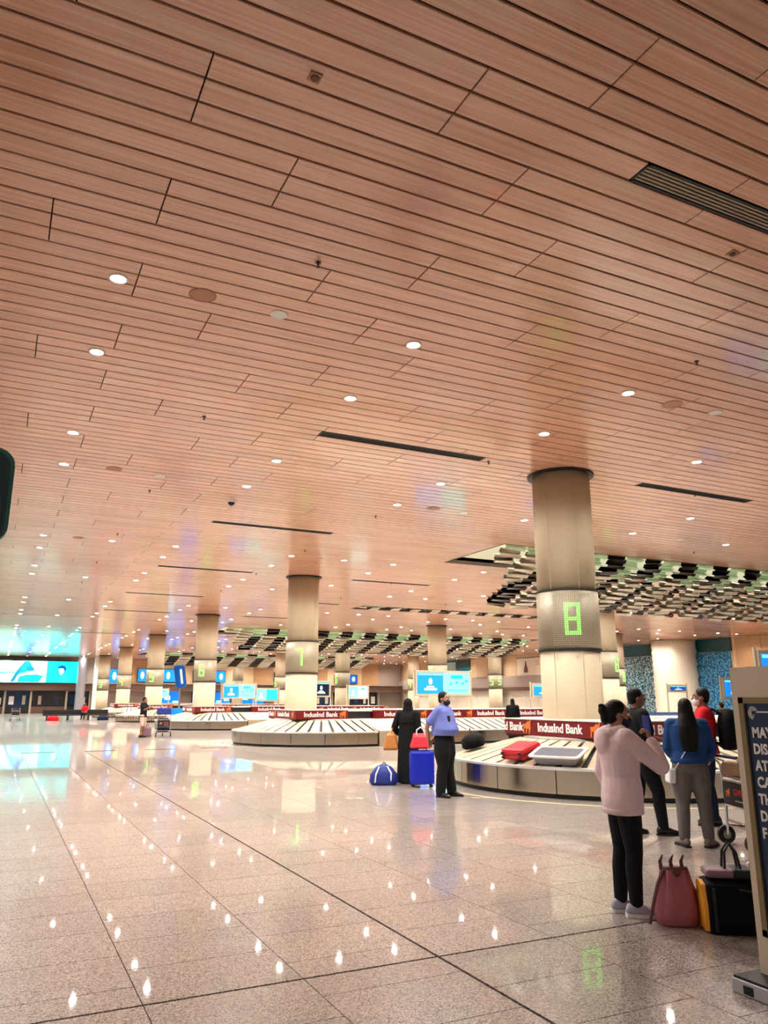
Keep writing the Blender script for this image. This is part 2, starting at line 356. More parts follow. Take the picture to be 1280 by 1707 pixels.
# far wall advert screen
ad = thing('advert_screen', 'huge glowing cyan advert screen with a leaping dancer and a portrait', 'screen', (0, 98.3, 0))
B().box(-6.2, 8.5, .02, .3, 3.36, 5.95).obj('casing', 'black', ad)
B().box(-6.1, 5.0, 0, .03, 3.46, 5.86).obj('picture', 'ad_white', ad); B().box(5.0, 8.4, 0, .03, 3.46, 5.86).obj('picture', 'ad_cyan', ad)
def flat(pts, y=-.012, t=.012):
    return B().poly([(x, y + t, z) for x, z in pts], [(x, y, z) for x, z in pts])
flat([(1.3, 3.5), (1.65, 3.55), (2.0, 4.3), (2.7, 4.75), (3.3, 4.7), (3.75, 4.85), (3.4, 5.3), (3.1, 5.84), (2.65, 5.84), (2.2, 5.25), (1.75, 4.55), (1.5, 4.0)]).obj('dancer', 'ad_blue', ad)
flat([(2.0, 3.5), (4.2, 3.5), (4.7, 4.2), (3.9, 4.35), (2.9, 4.3), (2.2, 4.1)]).obj('skirt', 'ad_cyan', ad)
flat([(2.1, 4.42), (2.9, 4.62), (2.7, 5.4), (2.35, 5.1)], -.02).obj('shirt', 'ad_cyan', ad)
flat([(6.1, 5.0), (6.2, 5.3), (6.6, 5.45), (7.0, 5.3), (7.1, 4.9), (6.9, 4.7), (6.8, 5.05), (6.45, 5.1)], -.02).obj('hair', 'scr_deep', ad)
flat([(6.25, 5.0), (6.45, 5.1), (6.8, 5.05), (6.85, 4.6), (6.6, 4.3), (6.4, 4.4)]).obj('face', 'ad_white', ad)
flat([(6.1, 3.5), (7.5, 3.5), (7.2, 4.2), (6.8, 4.35), (6.4, 4.2)]).obj('shoulders', 'scr_teal', ad)
for k in range(6): B().box(.2 + k * .3, .4 + k * .3, -.012, 0, 4.46, 4.62).obj('letter', 'scr_teal', ad)
# shopfronts under the band at the far end
for k, (x0, x1, m, lab) in enumerate(((-1.4, .9, 'shop_dark', 'dark shop bay at the far left edge under the advert'), (1.0, 3.6, 'shop_blue', 'blue tinted shop bay under the leaping dancer advert'), (3.7, 7.4, 'shop_dark', 'dark shop bay with pale mannequin shapes under the portrait advert'), (7.5, 10.0, 'shop_dark', 'narrow shop bay with white panels right of the advert'), (33.4, 41, 'shop_blue', 'blue shop bay under the high poster at the far end'), (41.4, 48, 'shop_dark', 'dim shop bay at the far right corner'))):
    p = thing('shop_bay', lab, 'shopfront', ((x0 + x1) / 2, 99.5, 0)); hw = (x1 - x0) / 2
    B().box(-hw, hw, .3, .48, 0, 2.5).obj('back', m, p)
    for s in (-1, 1): B().box(s * hw - .06, s * hw + .06, -.3, .3, 0, 2.54).obj('jamb', 'panel_grey', p)
    B().box(-hw, hw, -.1, .3, 0, .75).obj('counter', 'rubber' if k % 2 else 'brown_band', p)
    nd = max(2, int(hw * 1.6))
    for q in range(nd):
        x = -hw + (q + .5) * 2 * hw / nd; ww = random.uniform(.16, .36)
        B().box(x - ww, x + ww, .2, .3, 1.0, random.uniform(1.7, 2.3)).obj('display_panel', ('cream', 'white', 'panel_grey', 'shop_blue')[(q + k) % 4], p)
# glowing blue light boxes at the far end
for k, (x, y, z, hw, hh, m, lab) in enumerate(((13.2, 97.9, 4.33, 1.1, .8, 'box_blue', 'small blue light box left of the column marked four'), (18.0, 97.9, 4.45, 2.6, .75, 'box_blue', 'long blue light box with white digits between columns four and five'), (24.2, 97.9, 4.4, 2.0, .7, 'box_blue', 'blue light box with two white strokes right of column five'), (18.6, 97.9, 1.6, 2.0, 1.0, 'box_blue', 'low blue light box with cyan lines behind carousel four'), (24.6, 97.9, 1.6, 2.4, .85, 'box_blue', 'low blue light box right of column five'), (29.5, 97.9, 1.7, 2.0, .8, 'box_blue', 'low blue light box left of the column marked six'), (8.9, 97.9, 4.45, .45, .9, 'box_blue', 'slim blue light box at the right end of the advert'), (34.4, 97.9, 4.4, 1.5, .6, 'box_blue', 'blue light box right of the column marked six'), (43.2, 97.9, 4.3, 1.6, .55, 'scr_deep', 'dark blue light box left of the column marked seven'))):
    p = thing('light_box', lab, 'light box', (x, 99.6, z))
    B().box(-hw - .06, hw + .06, 0, .32, -hh - .06, hh + .06).obj('casing', 'shop_dark', p); B().box(-hw, hw, -.02, .02, -hh, hh).obj('face', m, p)
    nb = max(2, int(hw * 2.2))
    for q in range(nb):
        cx = -hw + (q + .5) * 2 * hw / nb
        if z > 3: B().poly([(cx + .3 * hw / nb * math.cos(a * PI / 4) * 1.5, -.02, .62 * hh * math.sin(a * PI / 4)) for a in range(8)], [(cx + .3 * hw / nb * math.cos(a * PI / 4) * 1.5, -.045, .62 * hh * math.sin(a * PI / 4)) for a in range(8)]).obj('glyph', 'box_white', p)
        else: B().box(cx - hw / nb * .7, cx + hw / nb * .7, -.045, -.02, -.5 * hh + (q % 3) * .2, -.2 * hh + (q % 3) * .3).obj('glyph', 'box_white', p)
for k, y in enumerate((20, 36)):
    pass

# ------------------------------------------------------------------ columns
DIG = {'8': 'abcdefg', '7': 'abc', '6': 'acdefg', '5': 'acdfg', '4': 'bcfg', '3': 'abcdg', '2': 'abdeg'}
def digit_cells(ch):
    s = set()
    for seg in DIG[ch]:
        if seg == 'a': s |= {(i, j) for i in range(8) for j in (14, 15)}
        if seg == 'd': s |= {(i, j) for i in range(8) for j in (0, 1)}
        if seg == 'g': s |= {(i, j) for i in range(8) for j in (7, 8)}
        if seg == 'f': s |= {(i, j) for i in (0, 1) for j in range(8, 16)}
        if seg == 'b': s |= {(i, j) for i in (6, 7) for j in range(8, 16)}
        if seg == 'e': s |= {(i, j) for i in (0, 1) for j in range(0, 8)}
        if seg == 'c': s |= {(i, j) for i in (6, 7) for j in range(0, 8)}
    return s
CR = .62
def column(x, y, digit, label, angles=(32,), display=True):
    t = thing('round_column', label, 'column', (x, y, 0))
    for z0, z1 in ((0, 2.57), (3.82, 6.39)):
        b = B().lathe([(CR, z0), (CR, z1)], seg=48); b.obj('casing', 'column', t, smooth=False)
        for p in t.children[-1].data.polygons: p.use_smooth = len(p.vertices) == 4
    for a in (200, 255, 300):                                  # upright joints of the cladding
        q = math.radians(a); B().box(-.004, .004, -.004, .004, 0, 6.38).obj('seam', 'panel_grey', t, loc=(CR * math.cos(q), CR * math.sin(q), 0), rot=(0, 0, q))
    B().lathe([(CR + .1, 6.36), (CR + .1, 6.44)], seg=48).obj('collar', 'black', t)
    if display:
        d = B().lathe([(CR + .025, 2.6), (CR + .025, 3.79)], seg=48).obj('display_band', 'band_grey', t)
        for p in d.data.polygons: p.use_smooth = len(p.vertices) == 4
        for z in (2.57, 3.79): B().lathe([(CR + .035, z), (CR + .035, z + .03)], seg=48).obj('edge_ring', 'rubber', d)
        for a in angles:
            base = -PI / 2 - math.radians(a); R = CR + .028; pitch = .0415
            on = digit_cells(digit) if digit else set(); bl, bo = B(), B()
            for i in range(-6, 14):
                for j in range(-5, 21):
                    th = base + (i - 3.5) * pitch / R; z = 3.195 + (j - 7.5) * pitch
                    lit = (i, j) in on
                    if not lit and (y > 20 or x > 20): continue
                    r = (.015 if y < 20 else .02) if lit else .009; rad = Vector((math.cos(th), math.sin(th), 0)); tan = Vector((-math.sin(th), math.cos(th), 0))
                    c = rad * R + Vector((0, 0, z)); ring = [c + tan * r * math.cos(k * PI / 3) + Vector((0, 0, 1)) * r * math.sin(k * PI / 3) for k in range(6)]
                    (bl if lit else bo).poly(ring, [v + rad * .006 for v in ring])
            if bl.v: o = bl.obj('digit', 'led_green', d); o['label'] = 'glowing green dotted number ' + digit
            if bo.v: o = bo.obj('led_grid', 'led_off', d); o['kind'] = 'stuff'
    return t
CYS = [12.95, 29.15, 45.2, 61.25, 77.35, 93.45]
for y, dg, lb in zip(CYS, '876543', ('big cream round column with the lit number 8', 'cream round column with the lit number 7', 'cream round column with the lit number 6', 'cream round column with the lit number 5 beside the tilted blue can', 'small cream column with the lit number 4', 'tiny brownish column at the far end left of column four')):
    column(10.72, y, dg, lb)
for k, (x, y, dg, an, lb) in enumerate(((26.2, 29.15, '8', (-20,), 'cream round column half hidden behind the column marked eight'), (26.2, 45.2, '7', (75,), 'cream round column behind the double flight screens'), (26.2, 61.25, '6', (80,), 'pale round column right of the column marked seven'), (26.2, 77.35, '5', (80,), 'far round column just left of the column marked seven'), (41.7, 45.2, '8', (-15,), 'slim column beside the teal patterned glass'), (41.7, 61.25, '5', (65, -5), 'far column showing two green fives at its edges'), (41.7, 77.35, '4', (70,), 'small far column behind the double flight screens'), (26.2, 93.45, '3', (80,), 'tiny far column right of the column marked six'))):
    column(x, y, dg, lb, an)
# pale pair of pillars at the far left
for x, y, m, lb in ((8.6, 96.2, 'aluminium', 'bluish white pillar right of the advert screen'), (10.3, 97.2, 'white', 'thin pale pillar beside the tiny brownish column')):
    t = thing('pillar', lb, 'pillar', (x, y, 0)); r = .5 if m == 'aluminium' else .28
    B().lathe([(r, 0), (r, 6.38)], seg=24).obj('shaft', m, t, smooth=False); B().lathe([(r + .08, 0), (r + .08, .15)], seg=24).obj('base', 'panel_grey', t)

# ------------------------------------------------------------------ hanging folded plates (ceiling sculpture)
def fold_mesh(kind, w):
    b = B(); rnd = random.Random(kind * 13 + 5); d = [rnd.uniform(-.06, .06) for _ in range(6)]
    t = Vector((0, .014, .006)); L_, R_ = [], []
    for q in range(5):
        y = (.05, -.06, .04, -.07, .06)[q]; z = .16 - q * .08
        L_.append(Vector((-w / 2 + rnd.uniform(0, .04), y + rnd.uniform(-.03, .03), z + rnd.uniform(-.03, .03)))); R_.append(Vector((w / 2 - rnd.uniform(0, .04), y + rnd.uniform(-.03, .03), z + rnd.uniform(-.03, .03))))
    for q in range(4):
        ring = [L_[q], R_[q], R_[q + 1], L_[q + 1]]; b.poly(ring, [p + t for p in ring])
    return b.mesh('folded_plate')
FOLD = {}
def crystal(label, x0, x1, y0, rows, dy, drop, w, zoff=0., taper=2):
    t = thing('ceiling_sculpture', label, 'ceiling sculpture', ((x0 + x1) / 2, y0, H))
    xm = (x0 + x1) / 2; ncol = int((x1 - x0) / w); rnd = random.Random(3); top = max(1, round(rows * .3))
    for i in range(ncol):
        odd = i % 2
        for j in range(rows):
            if i < taper and j > 3 * i + 2: continue
            mk = ('dark_plate' if j < top - 1 else 'silver') if odd else ('pale_green' if j < top else ('bronze' if rnd.random() < .3 else 'dark_plate'))  # pale green tint stands in for green light on the upper plates
            if i < 2: mk = 'silver' if j else 'pale_green'
            v = rnd.randrange(5); key = (v, round(w, 2), mk)
            if key not in FOLD: FOLD[key] = fold_mesh(v, w * .985)
            u = j / max(1, rows - 1); z = .1 - drop * u ** .8 + zoff - (.1 * odd)
            link('folded_plate', FOLD[key], mk, t, (x0 - xm + (i + .5) * w, .2 + j * dy - .25 * odd * (1 if j else 0) + rnd.uniform(-.03, .03), z), (rnd.uniform(-.18, .18), rnd.uniform(-.05, .05), rnd.uniform(-.06, .06)))
    return t
def recess(h, light_m, z=1.1):
    x0, x1, y0, y1 = h
    b = B(); b.box(x0 - .05, x0, y0, y1, H + .05, H + z); b.box(x1, x1 + .05, y0, y1, H + .05, H + z); b.box(x0, x1, y0 - .05, y0, H + .05, H + z); b.box(x0, x1, y1, y1 + .05, H + .05, H + z)
    b.obj('recess_side', 'cream', ceiling); B().box(x0, x1, y0, y1, H + z, H + z + .05).obj('skylight', light_m, ceiling)
    b = B(); b.box(x0, x1, y0, y0 + .03, H - .01, H + .12); b.box(x0, x1, y1 - .03, y1, H - .01, H + .12); b.box(x0, x0 + .03, y0, y1, H - .01, H + .12); b.box(x1 - .03, x1, y0, y1, H - .01, H + .12)
    b.obj('recess_edge', 'brown_band', ceiling)
for h in HOLES: recess(h, 'skylight' if h[3] - h[2] > 3 else 'dark_plate')
crystal('near band of folded mirror plates hanging from the ceiling right of column eight', 14.3, 36, 20.0, 12, .34, 1.35, .86)
crystal('narrow flush strip of zigzag plates in the ceiling between columns seven and eight', 17.0, 28.9, 37.2, 2, .5, .05, .62, .1, 0)
crystal('middle band of folded plates hanging behind the column marked seven', 13.9, 40.3, 52.5, 9, .5, 1.2, .95)
crystal('farthest band of folded plates hanging behind the column marked six', 13.9, 40.3, 84.5, 8, .6, 1.1, 1.2)

# ------------------------------------------------------------------ ceiling fittings
lens = B().lathe([(.088, 0), (.088, .006)], seg=20).mesh('lens'); lens2 = lens.copy()
lens.materials.append(MATS['lens_lit']); lens2.materials.append(MATS['lens_off'])
ringm = B().rings([[(r * math.cos(2 * PI * i / 24), r * math.sin(2 * PI * i / 24), z) for i in range(24)] for r, z in ((.088, .0), (.112, .0), (.118, .012), (.088, .012), (.088, 0))], cap=False).mesh('trim_ring'); ringm.materials.append(MATS['trim_white'])
lamps = []
spot = bpy.data.lights.new('lamp', 'SPOT'); spot.energy = LAMP; spot.color = (1, .95, .88); spot.spot_size = math.radians(156); spot.spot_blend = 1; spot.shadow_soft_size = .07
for k in range(0, 6):
    c = 12.75 + 16.15 * k
    for dy in (-4.1, -1.92, 1.87, 4.05):
        y = c + dy; row = []
        if y > 99: continue
        for i in range(-1, 13):
            row.append((.78 + 3.932 * i, True))
            if abs(dy) > 3 and i % 2 == 0: row.append((2.75 + 3.932 * i, k > 0))
        lamps.append([(x, y, on) for x, on in sorted(row) if not any(h[0] - .2 < x < h[1] + .2 and h[2] - .2 < y < h[3] + .2 for h in HOLES) and in_view((x, y, H), 30) and x < 51])
for ri, row in enumerate(lamps):
    for ci, (x, y, on) in enumerate(row):
        if True: lab = ('lit' if on else 'unlit') + ' round downlight, %s from the left in the %s row of lights from the camera' % (ORD[ci], ORD[ri])
        t = thing('downlight', lab, 'ceiling light', (x, y, H - .013), 0, 'round downlights in the plank ceiling')
        link('trim_ring', ringm, None, t)
        if on: link('lamp', spot, None, t, (0, 0, -.02))
        link('lens', lens if on else lens2, None, t, (0, 0, .002))
for k, (x0, x1, y0, y1) in enumerate(VENTS):
    lab = ['wide dark louvred vent nearest the camera at the upper right', 'long dark vent left of column eight, nearer one', 'long dark vent right of the top of column eight', 'long dark vent between the second and third light rows at left', 'long vent ahead of column seven at left', 'long vent right of the top of column seven', 'long vent left of the top of column six', 'thin vent just right of column six', 'thin far vent left of column five', 'thin far vent right of column six', 'thin far vent high behind the double flight screens', 'thin vent right of column eight below the mirror plates', 'short thin vent behind column eight', 'faint farthest vent left of column five', 'faint farthest vent right of column five'][k]
    t = thing('ceiling_vent', lab, 'vent', ((x0 + x1) / 2, (y0 + y1) / 2, H - .004)); hx, hy = (x1 - x0) / 2, (y1 - y0) / 2 - .006
    b = B(); b.box(-hx, hx, -hy, -hy + .025, 0, .05); b.box(-hx, hx, hy - .025, hy, 0, .05); b.box(-hx, -hx + .025, -hy, hy, 0, .05); b.box(hx - .025, hx, -hy, hy, 0, .05); b.obj('frame', 'rubber', t)
    B().box(-hx, hx, -hy, hy, .055, .065).obj('backing', 'black', t)
    if y0 < 40:
        for q in range(5):
            yy = -hy + .045 + q * (2 * hy - .09) / 4; B().box(-hx + .02, hx - .02, yy - .008, yy + .008, .006, .04).obj('slat', 'panel_grey' if k == 0 else 'rubber', t)
for k, (x, y, lab) in enumerate(((1.76, 8.6, 'flush tan round speaker beside the unlit downlight at left'), (9.66, 8.7, 'flush brown round speaker at upper right beside the unlit downlight'), (1.77, 16.7, 'small flush round speaker over the left side of the hall'), (9.66, 16.75, 'small flush round speaker left of column eight'), (1.77, 24.8, 'tiny flush round speaker far along the left side'), (9.66, 24.9, 'tiny flush round speaker above column seven'))):
    t = thing('ceiling_speaker', lab, 'speaker', (x, y, H - .006))
    B().lathe([(.15, 0), (.16, .008)], seg=28).obj('grille', mat('speaker_tan', (176, 122, 88), .6), t)
    B().rings([[(r * math.cos(2 * PI * i / 28), r * math.sin(2 * PI * i / 28), z) for i in range(28)] for r, z in ((.15, -.003), (.165, -.003), (.168, .006), (.15, .006), (.15, -.003))], cap=False).obj('rim', mat('speaker_rim', (160, 108, 78), .5), t)
spr = 0
for i in range(0, 4):
    for j in range(0, 6):
        x, y = 2.76 + 5.92 * i, 7.3 + 5.43 * j
        if in_view((x, y, H), 0) and not any(h[0] < x < h[1] and h[2] < y < h[3] for h in HOLES):
            t = thing('sprinkler', 'small dark sprinkler head, %s from the left in the %s sprinkler row' % (ORD[i], ORD[j]), 'sprinkler', (x, y, H - .06), 0, 'sprinkler heads')
            B().lathe([(.035, .052), (.035, .06)], seg=14).obj('plate', 'bronze', t); B().lathe([(.01, .0), (.012, .055)], seg=8).obj('stem', 'rubber', t); B().lathe([(.024, 0), (.024, .005)], seg=12).obj('deflector', 'rubber', t)
for x, y, lab in ((1.76, 4.82, 'small square smoke sensor plate near the top of the ceiling'), (6.81, 5.1, 'small square sensor plate near the louvred vent')):
    t = thing('sensor', lab, 'sensor', (x, y, H - .02)); B().box(-.05, .05, -.05, .05, .005, .02).obj('plate', mat('sensor_tan', (168, 112, 84), .5), t, bevel=.004); B().lathe([(.03, -.005), (.036, .006)], seg=16).obj('cap', 'bronze', t)
t = thing('dome_camera', 'small black dome camera hanging from the ceiling left of column seven', 'camera', (4.75, 18.24, H - .12))
B().lathe([(.1, .06), (.11, .12)], seg=24).obj('mount', 'white', t); B().ell((0, 0, .06), (.085, .085, .08)).obj('dome', 'black', t, smooth=True)
# hanging dark sign at the left edge
t = thing('hanging_sign', 'dark green round-cornered panel hanging at the left edge', 'sign', (-.6, 9.0, 3.2))
def rrect(x0, x1, z0, z1, r, n=6):
    pts = []
    for cx, cz, a0 in ((x1 - r, z0 + r, -PI / 2), (x1 - r, z1 - r, 0), (x0 + r, z1 - r, PI / 2), (x0 + r, z0 + r, PI)):
        pts += [(cx + r * math.cos(a0 + PI / 2 * k / n), cz + r * math.sin(a0 + PI / 2 * k / n)) for k in range(n + 1)]
    return pts
flat(rrect(-.9, .53, 0, 1.05, .2), -.06, .12).obj('panel', mat('sign_green', (18, 62, 54), .25), t)
flat(rrect(-.86, .49, .04, 1.01, .18), -.07, .012).obj('face', mat('sign_face', (10, 38, 36), .12), t)
flat([(.1, .06), (.45, .06), (.44, .5), (.36, .62), (.3, .78), (.18, .8), (.14, .6)], -.08, .01).obj('silhouette', 'black', t)
for x in (-.7, -.45): B().tube([(x, 0, 1.04), (x, 0, 3.2)], .015).obj('rod', 'rubber', t)

# ------------------------------------------------------------------ carousels
ZL, ZI, RO, RI = .47, .86, 3.42, 1.9
textm = text_mesh('IndusInd Bank', .235, .004, .006)
textd = text_mesh('d Bank', .235, .004, .006)
def emblem_mesh():
    pts = [(-.15, .06), (-.05, .07), (0, .1), (.03, .13), (.06, .1), (.1, .14), (.13, .15), (.1, .06), (.11, -.02), (.07, -.13), (.04, -.13), (.05, -.04), (.0, -.02), (-.03, -.13), (-.06, -.13), (-.05, -.03), (-.1, -.01), (-.11, -.12), (-.14, -.12), (-.13, .02)]
    return B().poly([(x, z, 0) for x, z in pts], [(x, z, .006) for x, z in pts]).mesh('emblem')
EMB = emblem_mesh()
def carousel(yc, label, xr=21.5, xc=11.45, detail=2):
    t = thing('baggage_carousel', label, 'carousel', (xc, yc, 0)); L = xr - xc
    def path(r, n=20):
        pts = []
        for k in range(n + 1): a = PI / 2 + PI * k / n; pts.append((r * math.cos(a), r * math.sin(a)))
        for k in range(n + 1): a = -PI / 2 + PI * k / n; pts.append((L + r * math.cos(a), r * math.sin(a)))
        return pts
    ring = lambda r, z, n=20: [(x, y, z) for x, y in path(r, n)]
    B().rings([ring(RO - .06, 0), ring(RO - .06, .075)], False).obj('toe_kick', 'black', t, smooth=True)
    # skirt in sheet-steel panels
    segs = []; n = 9
    for k in range(n): segs.append(('arc', 0, PI / 2 + PI * k / n, PI / 2 + PI * (k + 1) / n)); segs.append(('arc', L, -PI / 2 + PI * k / n, -PI / 2 + PI * (k + 1) / n))
    m = max(1, round(L / 1.6))
    for k in range(m): segs.append(('lin', -1, L * k / m, L * (k + 1) / m)); segs.append(('lin', 1, L * k / m, L * (k + 1) / m))
    for kind, q, a, b_ in segs:
        bb = B()
        if kind == 'arc':
            g = .0025; aa = [a + g + (b_ - a - 2 * g) * u / 5 for u in range(6)]
            for (r, z), (r2, z2) in (((RO, .075), (RO, ZL)),):
                for u in range(5):
                    c = [(q + r * math.cos(x), r * math.sin(x)) for x in (aa[u], aa[u + 1])]; d = [(q + (r - .02) * math.cos(x), (r - .02) * math.sin(x)) for x in (aa[u], aa[u + 1])]
                    bb.prism([c[0], c[1], d[1], d[0]], .075, ZL)
        else: bb.box(a + .006, b_ - .006, min(q * RO, q * (RO - .02)), max(q * RO, q * (RO - .02)), .075, ZL)
        bb.obj('skirt_panel', 'steel', t, smooth=(kind == 'arc'))
    if detail:
        for o in list(t.children):
            if o.name.startswith('skirt_panel'):
                md = o.modifiers.new('split', 'EDGE_SPLIT'); md.split_angle = .9
    B().rings([ring(RO + .02, ZL - .02), ring(RO + .02, ZL + .015), ring(RO - .07, ZL + .03), ring(RO - .07, ZL - .02), ring(RO + .02, ZL - .02)], False).obj('lip', 'rim', t)
    B().rings([ring(RO - .06, ZL - .03), ring(RI, ZI - .06)], False).obj('slope_shadow_bed', 'rubber', t)
    # sloping plates, set apart so the black bed stands in for their shadows
    RA, RB = RO - .075, RI + .02; W = RA - RB
    def plate(wo, wi):
        b = B(); lift = .006
        P = [(-wo / 2, -W / 2, lift), (wo / 2, -W / 2, 0.), (wi / 2, W / 2, 0.), (-wi / 2, W / 2, lift)]
        return b.poly([(x, y, z - .012) for x, y, z in P], [(x, y, z + .012) for x, y, z in P])
    pitch = .34; tilt = math.atan2(ZI - ZL - .01, W); zm = (ZL + ZI) / 2 - .01; rm = (RA + RB) / 2
    na = int(PI * rm / pitch); da = PI / na; pa = plate(2 * RA * math.tan(da / 2) * .74, 2 * RB * math.tan(da / 2) * .74)
    nl = int(L / pitch); dl = L / nl; pl = plate(dl * .74, dl * .74)
    slots = []
    for k in range(na):
        a = PI / 2 + da * (k + .5); slots.append((0, 0, a)); slots.append((L, 0, a + PI))
    places = [(q + rm * math.cos(a), rm * math.sin(a), a, 0) for q, _, a in slots]
    for k in range(nl): places.append((dl * (k + .5), -rm, -PI / 2, 1)); places.append((dl * (k + .5), rm, PI / 2, 1))
    if detail:
        ma, ml = pa.mesh('slat_plate'), pl.mesh('slat_plate')
        for x, y, a, lin in places: link('slat_plate', ml if lin else ma, 'plate', t, (x, y, zm), Vector((tilt, 0, a + PI / 2)))
    else:
        bb = B()
        for x, y, a, lin in places:
            M = Matrix.Translation((x, y, zm)) @ Matrix.Rotation(a + PI / 2, 4, 'Z') @ Matrix.Rotation(tilt, 4, 'X'); n0 = len(bb.v); src = pl if lin else pa
            bb.v += [tuple(M @ Vector(v)) for v in src.v]; bb.f += [tuple(n0 + i for i in f) for f in src.f]
        o = bb.obj('slat_plates', 'plate', t); o['kind'] = 'stuff'
    # island and the advertising boards
    B().rings([ring(RI, ZI - .12), ring(RI, ZI + .01), ring(RI - .12, ZI + .03)], True).obj('island', 'rim', t)
    by = 1.58; x0, x1 = -1.66, .4; xe = L - .3
    z0, z1 = .9, 1.21
    B().box(x0 + .02, x1 - .02, -by + .02, by - .02, ZI, z0 + .02).obj('board_base', 'bronze', t)
    bx = B().box(x0, x1, -by, by, z0, z1 - .015).obj('banner_box', 'banner_red', t)
    B().box(x0 - .01, x1 + .01, -by - .01, by + .01, z1 - .015, z1 + .005).obj('cap', 'trim_white', bx)
    B().box(x1 + .05, x1 + 1.1, -by + .35, by - .35, ZI, z1 - .06).obj('cabinet', 'rubber', t)
    B().box(x1 + .02, x1 + 1.13, -by + .3, by - .3, z1 - .06, z1 - .02).obj('cabinet_top', 'trim_white', t)
    bl = B().box(x1 + 1.15, xe, -by, by, z0, z1 - .015).obj('banner_box', 'banner_red', t)
    B().box(x1 + 1.13, xe + .02, -by - .01, by + .01, z1 - .015, z1 + .005).obj('cap', 'trim_white', bl); B().box(x1 + 1.17, xe - .02, -by + .02, by - .02, ZI, z0 + .02).obj('board_base', 'bronze', t)
    zc = (z0 + z1) / 2 - .01; F = (PI / 2, 0, 0)
    link('lettering', textm, 'white_print', bx, (x0 + .97, -by - .003, zc), F)
    link('emblem', EMB, 'emblem_orange', bx, (x0 + 1.86, -by - .001, zc), F)
    FL = (PI / 2, 0, -PI / 2)                                   # reads from the left end
    link('lettering', textm, 'white_print', bx, (x0 - .003, -.22, zc), FL); link('emblem', EMB, 'emblem_orange', bx, (x0 - .001, .78, zc), FL); link('emblem', EMB, 'emblem_orange', bx, (x0 - .001, -1.26, zc), FL); link('lettering', textd, 'white_print', bx, (x0 - .003, 1.26, zc), FL)
    x = x1 + 1.15 + 1.0
    while x < xe - .8:
        link('lettering', textm, 'white_print', bl, (x, -by - .003, zc), F); link('emblem', EMB, 'emblem_orange', bl, (x + 1.08, -by - .001, zc), F); x += 2.1
    # drive cover over the front slope
    cx0, cx1 = .78, 2.45; ya, yb = -RO - .05, -RI + .02
    b = B(); zt = ZI + .01
    b.poly([(cx0, ya, .0), (cx1, ya, .0), (cx1, yb, .0), (cx0, yb, .0)], [(cx0, ya, ZL + .05), (cx1, ya, ZL + .05), (cx1, yb, zt), (cx0, yb, zt)])
    b.obj('drive_cover', 'plate', t); B().box(cx0 - .02, cx0, ya - .004, ya + .05, 0, ZL + .05).obj('cover_edge', 'black', t)
    return t
CAR = [(12.5, 'nearest steel baggage carousel around column eight with red suitcase and tray on it'), (28.7, 'steel baggage carousel around column seven'), (44.75, 'steel baggage carousel around column six'), (60.8, 'small distant baggage carousel around column five'), (76.9, 'tiny distant baggage carousel around column four')]
for k, (yc, lab) in enumerate(CAR): carousel(yc, lab, detail=2 if k < 3 else 0)
# yellowish line painted on the floor round the nearest carousel
def ring_line(yc, r, xc=11.45, xr=21.5, w=.05):
    b = B(); pts = [(xr, yc - r)] + [(xc + r * math.cos(-PI / 2 - PI * k / 40), yc + r * math.sin(-PI / 2 - PI * k / 40)) for k in range(41)] + [(xr, yc + r)]
    ins = [(xr, yc - r + w)] + [(xc + (r - w) * math.cos(-PI / 2 - PI * k / 40), yc + (r - w) * math.sin(-PI / 2 - PI * k / 40)) for k in range(41)] + [(xr, yc + r - w)]
    for i in range(len(pts) - 1):
        b.prism([pts[i], ins[i], ins[i + 1], pts[i + 1]], .0005, .003)
    return b
for k, yc in enumerate((12.5, 28.7, 44.75)):
    o = ring_line(yc, 4.0).obj('floor_line', mat('line_cream', (236, 222, 168), .4), floor)
# small round floor stickers
for k, (x, y, lab) in enumerate(((5.49, 14.13, 'small worn floor marking, farther one left of the blue-shirted man'), (5.51, 12.33, 'small worn floor marking, nearer one left of the blue-shirted man'), (7.45, 11.5, 'small worn floor marking right of the blue-shirted man'))):
    t = thing('floor_sticker', lab, 'floor marking', (x, y, 0))
    for s in (-1, 1): B().prism([(s * .09 + .055 * math.cos(q * PI / 6), .11 * math.sin(q * PI / 6)) for q in range(12)], .0006, .003).obj('footprint', mat('sticker', (176, 160, 134), .5), t)

